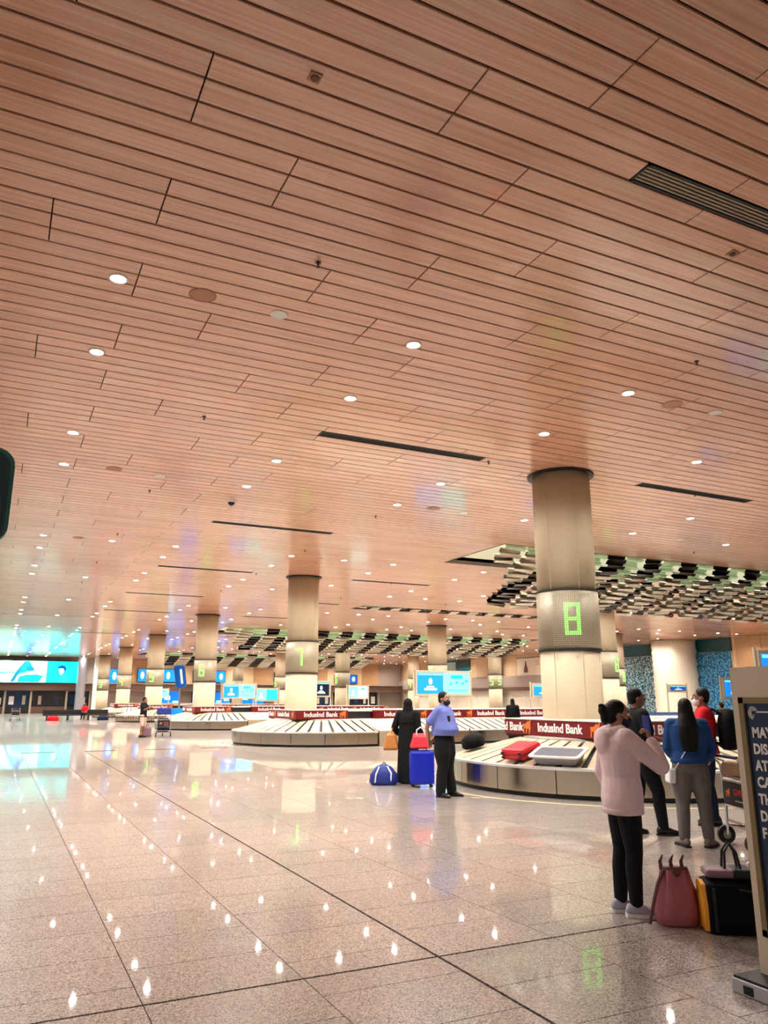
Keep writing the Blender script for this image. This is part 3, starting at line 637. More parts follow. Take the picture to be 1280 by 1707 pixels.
# ------------------------------------------------------------------ flight information screens, desk
def fids(label, x0, x1, y, z0, z1, zpost, two=True, m1='scr_blue', m2='scr_cyan'):
    t = thing('flight_screen', label, 'screen', ((x0 + x1) / 2, y, 0)); hw = (x1 - x0) / 2
    for s in (-1, 1):
        B().tube([(s * hw, .03, zpost), (s * hw, .03, z1 + .06)], .035, 10).obj('post', 'panel_grey', t); B().lathe([(.09, zpost), (.09, zpost + .03)], s * hw, .03, 14).obj('foot', 'panel_grey', t)
    B().box(-hw + .05, hw - .05, -.05, .12, z0, z1).obj('casing', 'panel_grey', t, bevel=.015)
    n = 2 if two else 1
    for k in range(n):
        a = -hw + .13 + k * (2 * hw - .26) / n; b_ = -hw + .13 + (k + 1) * (2 * hw - .26) / n - (.04 if two and k == 0 else 0)
        sc_ = B().box(a, b_, -.06, -.045, z0 + .09, z1 - .09).obj('screen', m1 if k == 0 else m2, t); c = (a + b_) / 2; hgt = z1 - z0 - .18; ww = b_ - a; zz = z0 + .09
        if k == 0:
            B().box(a + .03, b_ - .03, -.066, -.06, zz + hgt * .88, zz + hgt * .97).obj('title_bar', 'scr_cyan', sc_)
            B().poly([(c + .1 * hgt * math.cos(q * PI / 5), -.06, zz + hgt * .58 + .16 * hgt * math.sin(q * PI / 5)) for q in range(10)], [(c + .1 * hgt * math.cos(q * PI / 5), -.067, zz + hgt * .58 + .16 * hgt * math.sin(q * PI / 5)) for q in range(10)]).obj('symbol', 'scr_white', sc_)
            B().box(c - ww * .14, c + ww * .14, -.066, -.06, zz + hgt * .3, zz + hgt * .36).obj('print_line', 'scr_white', sc_); B().box(c - ww * .24, c + ww * .24, -.066, -.06, zz + hgt * .16, zz + hgt * .26).obj('print_line', 'scr_white', sc_)
        else:
            B().box(c - ww * .22, c + ww * .22, -.066, -.06, zz + hgt * .72, zz + hgt * .88).obj('title_bar', 'scr_teal', sc_)
            for q, (u, v) in enumerate(((-.28, .42), (-.05, .48), (.18, .44), (.33, .56))): B().box(c + ww * u, c + ww * (u + .09), -.066, -.06, zz + hgt * v, zz + hgt * (v + .1)).obj('pictogram', 'scr_teal', sc_)
            B().box(c - ww * .36, c + ww * .4, -.066, -.06, zz + hgt * .14, zz + hgt * .17).obj('print_line', 'scr_teal', sc_)
    return t
fids('double flight screen on posts above the blue-shirted man', 15.78, 18.62, 29.2, 1.74, 2.79, 1.216)
fids('double flight screen on posts at the right edge above the white stand', 16.3, 19.1, 12.9, 1.74, 2.76, 1.216)
fids('double flight screen between columns six and seven', 11.75, 13.85, 45.3, 1.62, 2.5, 1.216)
fids('small cyan flight screen left of column seven', 14.9, 16.6, 49.3, 1.45, 2.3, 0, True, 'scr_cyan', 'scr_teal')
fids('dark flight screen just right of column seven', 17.3, 18.6, 45.3, 1.72, 2.7, 1.216, False, 'scr_dark')
fids('double cyan flight screen right of the dark one', 19.7, 21.2, 45.3, 1.6, 2.45, 1.216, True, 'scr_cyan', 'scr_white')
fids('blue flight screen at the left edge of column eight', 21.8, 23.2, 29.2, 1.68, 2.3, 1.216, False)
fids('blue flight screen left of the white stand', 23.3, 24.6, 20.0, 1.6, 2.36, 0, False)
fids('small white display left of the teal glass', 26.9, 28.1, 26.0, 1.9, 2.25, 0, False, 'scr_deep')
fids('tiny blue flight screen beyond carousel six', 13.3, 15.0, 77.6, 1.7, 2.6, 1.216)
# leaning drink-can advert
t = thing('advert_can', 'tilted giant blue can display left of column six', 'display', (11.0, 53.2, 0))
B().lathe([(.55, 0), (.55, 1.0)], 0, 0, 24).obj('plinth', 'box_blue', t)
B().tube([(0, 0, 1.0), (0, 0, 2.45)], .07).obj('stem', 'chrome', t)
cn = B().lathe([(.28, 0), (.36, .1), (.36, 1.36), (.3, 1.46)], 0, 0, 24).obj('can', mat('can_blue', (10, 96, 190), .25, .4), t, loc=(.08, 0, 2.36), rot=(0, -.16, 0))
B().lathe([(.31, 1.46), (.31, 1.52)], 0, 0, 24).obj('rim', 'chrome', cn); B().box(-.07, .07, -.375, -.355, .25, 1.2).obj('stripe', 'white', cn)
# service desk behind carousel eight
t = thing('service_desk', 'tan wooden service desk with a blue edge behind the blue denim jacket', 'desk', (18.6, 18.2, 0))
B().box(-1.6, 1.6, -.35, .35, 0, 1.12).obj('body', 'tan_panel', t, bevel=.01); B().box(-1.66, 1.66, -.42, .42, 1.12, 1.17).obj('top', 'rim', t); B().box(-1.6, 1.6, -.43, -.41, 1.15, 1.216).obj('edge_strip', mat('edge_blue', (70, 110, 190), .4), t)
t = thing('wall_phone', 'small cream intercom box on a post under the blue screen', 'intercom', (22.2, 18.2, 0))
B().box(-.16, .16, -.05, .05, 1.15, 1.62).obj('box', 'cream', t, bevel=.01); B().lathe([(.05, 0), (.05, .01)], 0, 0, 14).obj('speaker', 'rubber', t, loc=(-.06, -.05, 1.5), rot=(PI / 2, 0, 0)); B().tube([(0, 0, 0), (0, 0, 1.15)], .04).obj('post', 'panel_grey', t)

# ------------------------------------------------------------------ information stand at the right
t = thing('sign_stand', 'tall white-framed stand with a dark blue notice in big white capitals', 'sign', (4.1, 2.98, 0))
hy = .44
b = B(); b.box(-.03, .05, hy - .055, hy, .08, 1.79); b.box(-.03, .05, -hy, -hy + .055, .08, 1.79); b.box(-.03, .05, -hy + .055, hy - .055, 1.6, 1.79); b.box(-.03, .05, -hy + .055, hy - .055, .08, .3)
b.obj('frame', mat('stand_cream', (226, 210, 184), .4), t)
b = B()
for a, c, d, e in ((hy - .085, hy - .05, .29, 1.61), (-hy + .05, -hy + .085, .29, 1.61), (-hy + .05, hy - .05, 1.575, 1.61), (-hy + .05, hy - .05, .29, .325)): b.box(-.042, -.02, a, c, d, e)
b.obj('inner_frame', mat('stand_gold', (142, 122, 84), .35, .4), t)
nb = B().box(-.026, .02, -hy + .08, hy - .08, .32, 1.58).obj('notice', mat('notice_blue', (20, 42, 78), .3), t)
FL = (PI / 2, 0, -PI / 2)
for k, wd_ in enumerate(('MAY', 'DIS', 'AT', 'CA', 'TH', 'D', 'F')):
    me = text_mesh(wd_, .08, .002, .003, 1.04); xs = [v.co.x for v in me.vertices]; wid = max(xs) - min(xs)
    o = link('lettering', me, 'white_print', nb, (-.028, hy - .115 - wid / 2 * .8, 1.405 - k * .0935), FL); o.scale = (.8, 1, 1)
b = B()
for q in range(3):
    pts = [(.02 + .03 * math.cos(a * PI / 8 + q * .5) * (1 - q * .28), .036 * math.sin(a * PI / 8 + q * .5) * (1 - q * .28), 0) for a in range(13)]
    b.tube(pts, .0028, 5)
b.obj('emblem', 'white_print', nb, loc=(-.028, hy - .115, 1.52), rot=FL)
B().box(-.029, -.025, hy - .27, hy - .165, 1.522, 1.53).obj('print_line', 'white_print', nb)
B().box(-.2, .24, -hy - .06, hy + .06, 0, .075).obj('base', 'aluminium', t, bevel=.006); B().box(-.19, .23, -hy - .05, hy + .05, .075, .088).obj('base_top', 'black', t); B().box(-.204, -.195, hy - .08, hy - .02, .012, .055).obj('latch', 'rubber', t)

# ------------------------------------------------------------------ people
def skinm(k): return ('skin_%d' % k, {0: (178, 128, 102), 1: (140, 94, 70), 2: (188, 142, 116)}[k])
def fabric(name, col, rough=.8, bump=.25, ns=9): return mat('cloth_' + name, col, rough, 0, 0, .07, ns, bump, .25)
def ring_e(c, rx, ry, n=22): return [(c[0] + rx * math.cos(2 * PI * i / n), c[1] + ry * math.sin(2 * PI * i / n), c[2]) for i in range(n)]
def hand(B_, wpos, d, n, side, curl=.5, s=1.):
    wpos, d, n = Vector(wpos), Vector(d).normalized(), Vector(n); n = (n - d * n.dot(d)).normalized(); sv = d.cross(n).normalized()
    for off, ln in ((-.03, .058), (-.0105, .07), (.0105, .076), (.031, .068)):
        off *= side; base = wpos + (d * .088 + sv * off) * s
        B_.caps([(wpos + (d * .012 + sv * off * .62) * s, .014 * s), (base, .0115 * s)], 8)
        p, a = base, 0.; ch = [(p, .0098 * s)]
        for q, fr in enumerate((.46, .3, .24)):
            a += curl * (1.0, 1.1, .8)[q]; p = p + (d * math.cos(a) + n * math.sin(a)) * ln * fr * 1.15 * s; ch.append((p, (.0092, .0085, .0075)[q] * s))
        B_.caps(ch, 8)
    p0 = wpos + (d * .028 + sv * .03 * side) * s; p1 = p0 + (d * .62 + sv * .6 * side + n * .35).normalized() * .036 * s; p2 = p1 + (d * .85 + sv * .1 * side + n * .5).normalized() * .03 * s
    B_.caps([(p0, .0135 * s), (p1, .0115 * s), (p2, .009 * s)], 8)
def person(label, x, y, face, height, pose=None, top=None, bottom=None, shoes=None, skin=0, hair=None, mask=None, vox=.012, wid=1., extra=None, seat_z=0.):
    s = height / 1.70; rz = math.atan2(-face[0], face[1])
    root = thing('person', label, 'person', (x, y, seat_z), rz)
    J = dict(hipL=(-.09, 0, .90), hipR=(.09, 0, .90), kneeL=(-.095, .02, .49), kneeR=(.095, .02, .49), ankL=(-.10, -.02, .085), ankR=(.10, -.02, .085), toeL=(-.115, .15, .03), toeR=(.115, .15, .03),
             shL=(-.18, -.01, 1.395), shR=(.18, -.01, 1.395), elL=(-.235, -.03, 1.11), elR=(.235, -.03, 1.11), wrL=(-.24, .06, .87), wrR=(.24, .06, .87), palmL=(.8, .3, 0), palmR=(-.8, .3, 0), curlL=.4, curlR=.4,
             lean=(0, 0), head=(0, .015, 0), turn=0.)
    if pose: J.update(pose)
    V = {k: Vector(v) for k, v in J.items() if isinstance(v, tuple) and len(v) == 3}
    for k in V: V[k] = V[k] * s
    lx, ly = J['lean']
    def tc(z, yo=0): u = max(0, min(1, (z - .9) / .55)); return (lx * u * s, (ly * u + yo) * s, z * s)
    sk = skinm(skin); mat(sk[0], sk[1], .5, noise=.05, nscale=20)
    b = B(); W = wid
    tors = [(.84, .12, .09, 0), (.90, .165, .115, -.005), (.98, .16, .112, 0), (1.08, .138, .1, .0), (1.2, .152, .108, .0), (1.3, .165, .112, -.005), (1.38, .165, .092, -.012), (1.425, .11, .075, -.012), (1.46, .06, .06, -.005)]
    b.rings([ring_e(tc(z, yo), rx * s * W, ry * s * W) for z, rx, ry, yo in tors])
    hc = Vector(tc(1.585, 0)) + V['head']; nk = Vector(tc(1.43, -.01))
    b.caps([(nk, .056 * s), (hc + Vector((0, -.025, -.06)) * s, .052 * s)])
    R = Matrix.Rotation(J['turn'], 3, 'Z'); hd = lambda p: hc + R @ (Vector(p) * s)
    def hell(c, r): # ellipsoid in head space
        q = B().ell((0, 0, 0), [a * s for a in r]); n0 = len(b.v); cc = hd(c); b.v += [tuple(cc + R @ Vector(v)) for v in q.v]; b.f += [tuple(n0 + i for i in f) for f in q.f]
    hell((0, -.008, .02), (.074, .094, .095)); hell((0, .022, -.045), (.056, .066, .068)); hell((0, .05, -.085), (.03, .03, .024))
    hell((0, .098, -.02), (.013, .018, .022)); hell((0, .09, .0), (.009, .014, .026)); hell((0, .082, -.062), (.024, .012, .008)); hell((0, .082, .026), (.05, .012, .01))
    for sx in (-1, 1): hell((sx * .076, -.008, -.012), (.011, .02, .032)); hell((sx * .04, .06, -.03), (.022, .022, .02))
    for q, sg in (('L', -1), ('R', 1)):
        hp, kn, an, to = V['hip' + q], V['knee' + q], V['ank' + q], V['toe' + q]; calf = kn.lerp(an, .3) + Vector((0, -.012, 0)) * s
        b.caps([(hp, .088 * s * W), (hp.lerp(kn, .5), .074 * s * W), (kn, .054 * s), (calf, .054 * s), (an, .036 * s)])
        b.caps([(an + Vector((0, 0, -.04)) * s, .036 * s), (to.lerp(an, .4) + Vector((0, 0, -.02)) * s, .034 * s), (to, .026 * s)])
        sh, el, wr = V['sh' + q] + Vector((lx, ly, 0)) * s, V['el' + q], V['wr' + q]
        b.caps([(Vector(tc(1.38)).lerp(sh, .6), .07 * s), (sh, .055 * s), (sh.lerp(el, .5), .046 * s), (el, .037 * s), (el.lerp(wr, .35), .037 * s), (wr, .025 * s)])
        hand(b, wr, wr - el, V['palm' + q], -sg, J['curl' + q], s)
    body = b.obj('body', sk[0], root, voxel=vox)
    for sx in (-1, 1):
        for nm, m, r, yy in (('eye', 'white', .0125, .079), ('pupil', 'black', .007, .0885)):
            c = hd((sx * .031, yy, .004)); B().ell(c, (r * s,) * 3, 10, 6).obj(nm, m, root, smooth=True)
        c0, c1, c2 = hd((sx * .014, .088, .026)), hd((sx * .034, .087, .032)), hd((sx * .054, .074, .025)); B().tube([c0, c1, c2], [.004 * s, .005 * s, .003 * s], 6).obj('eyebrow', 'hair_black', root)
    if top:
        tb = B(); g = top.get('loose', .02); hem = top['hem']
        rr = [(z, rx + g + top.get('belly', 0) * max(0, 1 - abs(z - 1.08) / .18), ry + g * .9 + top.get('belly', 0) * 1.1 * max(0, 1 - abs(z - 1.08) / .18), yo + top.get('belly', 0) * .5 * max(0, 1 - abs(z - 1.08) / .18)) for z, rx, ry, yo in tors if z > hem + .02]
        f0 = top.get('flare', .012); rr = [(hem, rr[0][1] + f0, rr[0][2] + f0, 0), (hem + .03, rr[0][1] + f0 + .004, rr[0][2] + f0 + .004, 0)] + [r for r in rr if r[0] > hem + .05 and r[0] < 1.44]
        rr.append((1.47, .07, .068, -.01))
        tb.rings([ring_e(tc(z, yo), rx * s * W, ry * s * W) for z, rx, ry, yo in rr])
        for q in 'LR':
            sh, el, wr = V['sh' + q] + Vector((lx, ly, 0)) * s, V['el' + q], V['wr' + q]; g2 = top.get('sleeve', .014)
            ch = [(Vector(tc(1.375)).lerp(sh, .55), (.078 + g2 * .5) * s), (sh, (.058 + g2) * s)]
            if top.get('long'): ch += [(sh.lerp(el, .55), (.05 + g2) * s), (el, (.043 + g2) * s), (el.lerp(wr, .5), (.04 + g2) * s), (el.lerp(wr, .93), (.03 + g2 * .7) * s)]
            else: ch += [(sh.lerp(el, .72), (.058 + g2) * s)]
            tb.caps(ch)
        if top.get('hood'):
            for a in range(9):
                th = PI + PI * a / 8; tb.ell(tc(1.43 - .035 * math.sin(PI * a / 8), 0)[:0] or (tc(1.43)[0] + .115 * math.cos(th) * s, tc(1.43)[1] + (.1 * math.sin(th) - .02) * s, (1.46 - .02 * math.sin(PI * a / 8)) * s), (.05 * s, .05 * s, .045 * s), 10, 6)
            tb.ell((tc(1.38)[0], tc(1.38)[1] - .15 * s, 1.37 * s), (.12 * s, .055 * s, .11 * s))
        to_ = tb.obj(top.get('name', 'shirt'), top['mat'], root, voxel=vox * .9)
        if top.get('band'): B().rings([ring_e(tc(z), (rr[0][1] + d) * s * W, (rr[0][2] + d) * s * W) for z, d in ((hem - .02, -.012), (hem - .01, .004), (hem + .04, .004), (hem + .05, -.008))]).obj('waistband', top['mat'], to_, smooth=True)
        if top.get('collar'):
            cb = B(); cb.rings([ring_e(tc(z, yo), r * s, r * s) for z, r, yo in ((1.44, .085, -.004), (1.49, .07, -.012))], False); co = cb.obj('collar', top['mat'], to_, smooth=True); md = co.modifiers.new('thick', 'SOLIDIFY'); md.thickness = .008
    if bottom:
        pb = B(); g = bottom.get('loose', .012); up = bottom.get('waist', .98)
        pb.rings([ring_e(tc(z, yo), (rx + .012) * s * W, (ry + .012) * s * W) for z, rx, ry, yo in tors if z <= up + .01])
        for q in 'LR':
            hp, kn, an = V['hip' + q], V['knee' + q], V['ank' + q]
            if bottom.get('short'): ch = [(hp, (.092 + g) * s * W), (hp.lerp(kn, .5), (.08 + g) * s), (hp.lerp(kn, .92), (.07 + g) * s)]
            else: ch = [(hp, (.091 + g * .5) * s * W), (hp.lerp(kn, .5), (.076 + g) * s * W), (kn, (.057 + g) * s), (kn.lerp(an, .3) + Vector((0, -.01, 0)) * s, (.055 + g) * s), (kn.lerp(an, bottom.get('len', .96)), (.038 + g * 1.2) * s)]
            pb.caps(ch)
        pb.obj(bottom.get('name', 'trousers'), bottom['mat'], root, voxel=vox * .9)
    if shoes:
        for q in 'LR':
            an, to = V['ank' + q], V['toe' + q]; d = (to - an); d.z = 0; d.normalize(); sd = Vector((-d.y, d.x, 0)); base = Vector((an.x, an.y, 0)); lift = V['ank' + q].z - .085 * s
            def rg(t_, wv, z0, z1): # section of the shoe
                c = base + d * t_ * s + Vector((0, 0, lift)); out = []
                for k in range(12): a = 2 * PI * k / 12; out.append(c + sd * wv * s * math.cos(a) + Vector((0, 0, ((z0 + z1) / 2 + (z1 - z0) / 2 * math.sin(a)) * s)))
                return out
            sh_ = B().rings([rg(*v) for v in ((-.085, .02, .03, .06), (-.07, .036, .015, .1), (-.02, .042, .012, .12), (.04, .043, .012, .105), (.1, .048, .012, .075), (.16, .046, .012, .055), (.195, .03, .015, .045), (.205, .01, .02, .035))]).obj('shoe', shoes['mat'], root, smooth=True)
            def sl(z): return [base + Vector((0, 0, lift)) + (d * tx + sd * ty) * s + Vector((0, 0, z)) for tx, ty in ((-.09, -.02), (-.08, -.036), (0, -.044), (.1, -.052), (.17, -.046), (.205, -.02), (.205, .02), (.17, .046), (.1, .052), (0, .044), (-.08, .036), (-.09, .02))]
            B().poly(sl(.001), sl(shoes.get('sole_h', .022) * s)).obj('sole', shoes.get('sole', 'rubber'), sh_)
    if hair:
        hb = B()
        def he(c, r):
            q = B().ell((0, 0, 0), [a * s for a in r]); n0 = len(hb.v); cc = hd(c); hb.v += [tuple(cc + R @ Vector(v)) for v in q.v]; hb.f += [tuple(n0 + i for i in f) for f in q.f]
        he((0, -.024, .036), (.084, .096, .096)); he((0, -.05, -.01), (.074, .062, .08))
        if hair == 'bun': he((0, -.125, .035), (.05, .045, .05)); he((0, -.12, -.03), (.045, .035, .06)); he((.01, -.14, .075), (.022, .03, .02))
        if hair == 'long':
            LH = [(.03, .084, -.05, .06), (-.05, .092, -.06, .065), (-.12, .105, -.1, .06), (-.2, .112, -.14, .055), (-.28, .115, -.16, .05), (-.36, .112, -.165, .048), (-.44, .1, -.165, .045), (-.5, .08, -.16, .035)]
            hb.rings([[tuple(hd((rx * math.cos(2 * PI * i / 20), yy + ry * math.sin(2 * PI * i / 20), z))) for i in range(20)] for z, rx, yy, ry in LH])
        hb.obj('hair', 'hair_black', root, voxel=vox * .8)
    if mask:
        q = B().ell((0, 0, 0), (.066 * s, .058 * s, .056 * s)); mb = B(); cc = hd((0, .052, -.058)); mb.v = [tuple(cc + R @ Vector(v)) for v in q.v]; mb.f = q.f; mo = mb.obj('face_mask', mask, root, smooth=True)
        for sx in (-1, 1): B().tube([hd((sx * .062, .05, -.045)), hd((sx * .078, .01, -.01)), hd((sx * .082, -.02, .0))], .003 * s, 6).obj('ear_loop', mask, mo)
    if extra: extra(root, s, hd, tc, V)
    return root
mat('hair_black', (14, 12, 12), .5, 0, 0, .3, 60, .3, .2); fabric('pink', (238, 212, 214), .8, .6, 6); fabric('black', (17, 19, 21)); fabric('denim', (28, 66, 122), .8, .4, 14); fabric('grey', (104, 98, 98)); fabric('red', (206, 22, 34))
fabric('blue_shirt', (112, 124, 196), .7, .5, 7); fabric('abaya', (10, 11, 12)); fabric('beige', (205, 176, 158)); fabric('navy', (22, 32, 56)); mat('mask_navy', (18, 26, 52), .7); mat('mask_black', (14, 14, 15), .7); mat('mask_white', (228, 228, 232), .7)
mat('shoe_lilac', (176, 172, 188), .7, noise=.1, nscale=60); mat('shoe_black', (14, 14, 15), .3); mat('shoe_taupe', (118, 102, 98), .5); mat('leather_tan', (188, 122, 58), .45)
rv = lambda a, f=0.: (RT.x * a + math.sin(YAW) * f, RT.y * a + math.cos(YAW) * f)

def ex_pink(root, s, hd, tc, V):
    d = (V['wrR'] - V['elR']).normalized(); c = V['wrR'] + d * .1 * s + Vector((-.02, .03, 0)) * s
    B().box(-.035, .035, -.006, .006, -.07, .07).obj('phone', mat('phone_blue', (26, 62, 170), .25), root, loc=c + Vector((-.035, .0, .05)) * s, rot=(.35, .2, .5), bevel=.006)
    for sx in (-1, 1): B().tube([(sx * .05 * s, .10 * s, 1.44 * s), (sx * .055 * s, .135 * s, 1.36 * s), (sx * .05 * s, .15 * s, 1.25 * s)], .004, 6).obj('drawstring', 'white', root)
    for sx in (-1, 1): B().tube([(sx * .155 * s, .1 * s, .98 * s), (sx * .175 * s, .065 * s, .88 * s)], .006, 6).obj('pocket_edge', mat('pocket_pink', (150, 104, 112), .8), root)
    B().tube([(-.075 * s + .02 * s * q, -.14 * s - .004 * q, (1.45 - .03 * q) * s) for q in range(5)], .004, 6).obj('hood_fold', 'pocket_pink', root)
person('person in pale pink hoodie and black leggings holding a phone to the masked face', 4.53, 4.94, rv(.99, .12), 1.585,
       dict(elR=(.2, .27, 1.17), wrR=(.09, .25, 1.37), palmR=(-.6, -.5, .2), curlR=.8, elL=(-.25, -.06, 1.1), wrL=(-.24, .03, .88), ankL=(-.085, -.04, .085), ankR=(.085, .02, .085), kneeL=(-.085, .0, .49), kneeR=(.09, .03, .49), toeL=(-.1, .13, .03), toeR=(.13, .18, .03), turn=-.28),
       top=dict(mat='cloth_pink', hem=.80, long=True, loose=.045, sleeve=.028, flare=.02, hood=True, name='hoodie', band=True), bottom=dict(mat='cloth_black', loose=.014, name='leggings', len=.93), shoes=dict(mat='shoe_lilac', sole='white', sole_h=.03), skin=0, hair='bun', mask='mask_navy', vox=.0085, wid=1.06, extra=ex_pink)
person('person in black shirt and trousers stepping behind the pink hoodie', 7.25, 7.55, rv(1, .15), 1.73,
       dict(ankR=(.07, .2, .085), toeR=(.09, .38, .03), kneeR=(.09, .16, .49), ankL=(-.09, -.12, .085), toeL=(-.1, .06, .03), kneeL=(-.09, .0, .49), elR=(.23, .04, 1.12), wrR=(.14, .26, 1.08), turn=-.2),
       top=dict(mat='cloth_black', hem=.86, long=False, loose=.022), bottom=dict(mat='cloth_black', loose=.02), shoes=dict(mat='shoe_black'), skin=1, hair='short', vox=.012, wid=1.05)
def ex_denim(root, s, hd, tc, V):
    B().tube([(.1 * s, -.15 * s, 1.36 * s), (-.05 * s, -.165 * s, 1.1 * s), (-.2 * s, -.1 * s, .86 * s)], .006, 6).obj('bag_strap', 'mask_white', root)
    B().box(-.04, .04, -.09, .09, -.08, .08).obj('small_purse', 'mask_white', root, loc=(-.235 * s, -.03 * s, .8 * s), rot=(0, .1, .2), bevel=.02)
person('person with long black hair in blue denim jacket and grey trousers', 7.2, 6.72, rv(.25, .97), 1.6,
       dict(elL=(-.24, .02, 1.12), wrL=(-.17, .23, 1.0), elR=(.27, .06, 1.12), wrR=(.27, .27, .98), ankL=(-.135, -.03, .085), toeL=(-.2, .12, .03), ankR=(.14, .0, .085), toeR=(.22, .13, .03), kneeL=(-.12, .0, .49), kneeR=(.125, .01, .49)),
       top=dict(mat='cloth_denim', hem=.965, long=True, loose=.03, sleeve=.022, name='denim_jacket', band=True), bottom=dict(mat='cloth_grey', loose=.024, len=.92), shoes=dict(mat='shoe_taupe'), skin=2, hair='long', vox=.01, wid=1.2, extra=ex_denim)
person('person in red shirt with white mask carrying a big black backpack', 8.6, 7.72, rv(-.93, .36), 1.74,
       dict(elR=(.24, .1, 1.12), wrR=(.2, .3, 1.0), elL=(-.25, .1, 1.12), wrL=(-.2, .3, 1.0), turn=.1), top=dict(mat='cloth_red', hem=.86, loose=.025), bottom=dict(mat='cloth_navy', loose=.018), shoes=dict(mat='shoe_black'), skin=1, hair='short', mask='mask_white', vox=.012, wid=1.05)
f = Vector(rv(-.93, .36)); rz = math.atan2(-f.x, f.y)
t = thing('backpack', 'big black backpack worn over the red shirt', 'backpack', (8.6 - f.x * .29, 7.72 - f.y * .29, .95), rz)
B().rings([[(x * math.cos(2 * PI * i / 20) * 1., y * math.sin(2 * PI * i / 20), z) for i in range(20)] for z, x, y in ((0, .14, .08), (.04, .19, .12), (.2, .2, .13), (.38, .19, .12), (.5, .14, .09), (.53, .06, .04))]).obj('bag', mat('bag_black', (11, 12, 13), .75, bump=.15, noise=.2, nscale=12, spec=.15), t, smooth=True)
B().box(-.13, .13, -.17, -.09, .06, .24).obj('pocket', 'bag_black', t, bevel=.03)
for sx in (-1, 1): B().tube([(sx * .11, .08, .46), (sx * .12, .17, .52), (sx * .13, .3, .46), (sx * .14, .4, .3), (sx * .15, .2, .1), (sx * .13, .09, .06)], .018, 8).obj('shoulder_strap', 'bag_black', t)
for q, (a, z) in enumerate(((-.08, .4), (.06, .42), (.0, .3), (.05, .12))): B().box(a - .025, a + .025, -.185 if z < .25 else -.135, -.12 if z < .25 else -.1, z, z + .012).obj('reflector', 'mask_white', t)
def ex_blue(root, s, hd, tc, V):
    B().rings([ring_e(tc(z), .192 * s, .142 * s) for z in (.965, 1.0)]).obj('belt', 'shoe_black', root, smooth=True); B().box(-.025, .025, .135 * s, .15 * s, .965 * s, 1.0 * s).obj('belt_buckle', 'chrome', root)
    ln = B().tube([(-.06 * s, .03 * s, 1.45 * s), (-.06 * s, .12 * s, 1.36 * s), (.03 * s, .158 * s, 1.25 * s)], .006, 6); ln.tube([(.07 * s, .03 * s, 1.45 * s), (.08 * s, .12 * s, 1.36 * s), (.03 * s, .158 * s, 1.25 * s)], .006, 6); ln.obj('lanyard', 'cloth_navy', root)
    B().box(-.035, .035, -.004, .004, -.05, .05).obj('badge', 'white', root, loc=(.03 * s, .165 * s, 1.22 * s), rot=(.1, 0, 0)); B().box(-.03, .03, -.02, .02, -.07, .07).obj('radio', 'rubber', root, loc=(.12 * s, .145 * s, 1.24 * s), rot=(.1, 0, -.4), bevel=.008)
    B().tube([(.18 * s, .05 * s, .97 * s), (.2 * s, .05 * s, .8 * s)], .007, 6).obj('key_chain', 'chrome', root)
person('stout person in light blue short-sleeved shirt with black mask and lanyard', 6.99, 11.87, rv(.85, -.5), 1.72,
       dict(elR=(.25, -.2, 1.14), wrR=(.12, -.24, .92), palmR=(0, 1, 0), elL=(-.25, -.2, 1.14), wrL=(-.1, -.26, .92), palmL=(0, 1, 0), ankR=(.13, -.02, .085), ankL=(-.13, .06, .085), toeR=(.17, .15, .03), toeL=(-.15, .25, .03), turn=-.15),
       top=dict(mat='cloth_blue_shirt', hem=.985, loose=.03, belly=.05, flare=-.012, collar=True, sleeve=.02), bottom=dict(mat='cloth_black', loose=.04), shoes=dict(mat='shoe_black'), skin=0, hair='short', mask='mask_black', vox=.013, wid=1.25, extra=ex_blue)
def ex_abaya(root, s, hd, tc, V):
    b = B(); b.rings([ring_e((0, yo * s, z * s), rx * s, ry * s, 28) for z, rx, ry, yo in ((.02, .25, .22, -.01), (.3, .235, .2, -.01), (.6, .225, .185, 0), (.9, .215, .17, 0), (1.1, .2, .155, 0), (1.3, .2, .145, 0), (1.42, .14, .11, 0), (1.48, .09, .09, 0))])
    b.obj('abaya', 'cloth_abaya', root, voxel=.012)
    b = B(); b.ell(hd((0, -.02, .02)), (.098 * s, .112 * s, .118 * s)); b.rings([ring_e((0, yo * s, z * s), rx * s, ry * s) for z, rx, ry, yo in ((1.2, .2, .16, -.01), (1.34, .195, .15, -.01), (1.44, .135, .12, 0), (1.55, .098, .11, 0))]); b.obj('head_veil', 'cloth_abaya', root, voxel=.012)
person('person in a long black abaya and veil behind the blue suitcase', 7.42, 14.0, rv(.35, .93), 1.6, dict(elL=(-.3, -.02, 1.12), wrL=(-.26, .12, .98), wrR=(.25, .16, .96), curlL=.9),
       top=dict(mat='cloth_abaya', hem=.9, long=True, loose=.02, sleeve=.03), shoes=dict(mat='shoe_black'), skin=2, vox=.014, extra=ex_abaya)
f = Vector(rv(.35, .93)); sd = Vector((f.y, -f.x))
t = thing('shoulder_bag', 'tan leather handbag hanging on the arm of the black abaya', 'handbag', (7.42 - sd.x * .36, 14.0 - sd.y * .36, .62), math.atan2(-f.x, f.y) + .3)
B().rings([[(x * c, y * q, z) for c, q in ((-1, -1), (1, -1), (1, 1), (-1, 1))] for z, x, y in ((0, .13, .16), (.05, .14, .17), (.28, .1, .14), (.33, .05, .12))]).obj('body', 'leather_tan', t, bevel=.03, smooth=False)
B().tube([(0, -.1, .3), (.05, -.07, .52), (.12, 0, .6), (.05, .07, .52), (0, .1, .3)], .012, 8).obj('strap', 'leather_tan', t); B().box(-.145, .1, -.15, .15, .0, .05).obj('base_trim', 'rubber', t, bevel=.02)
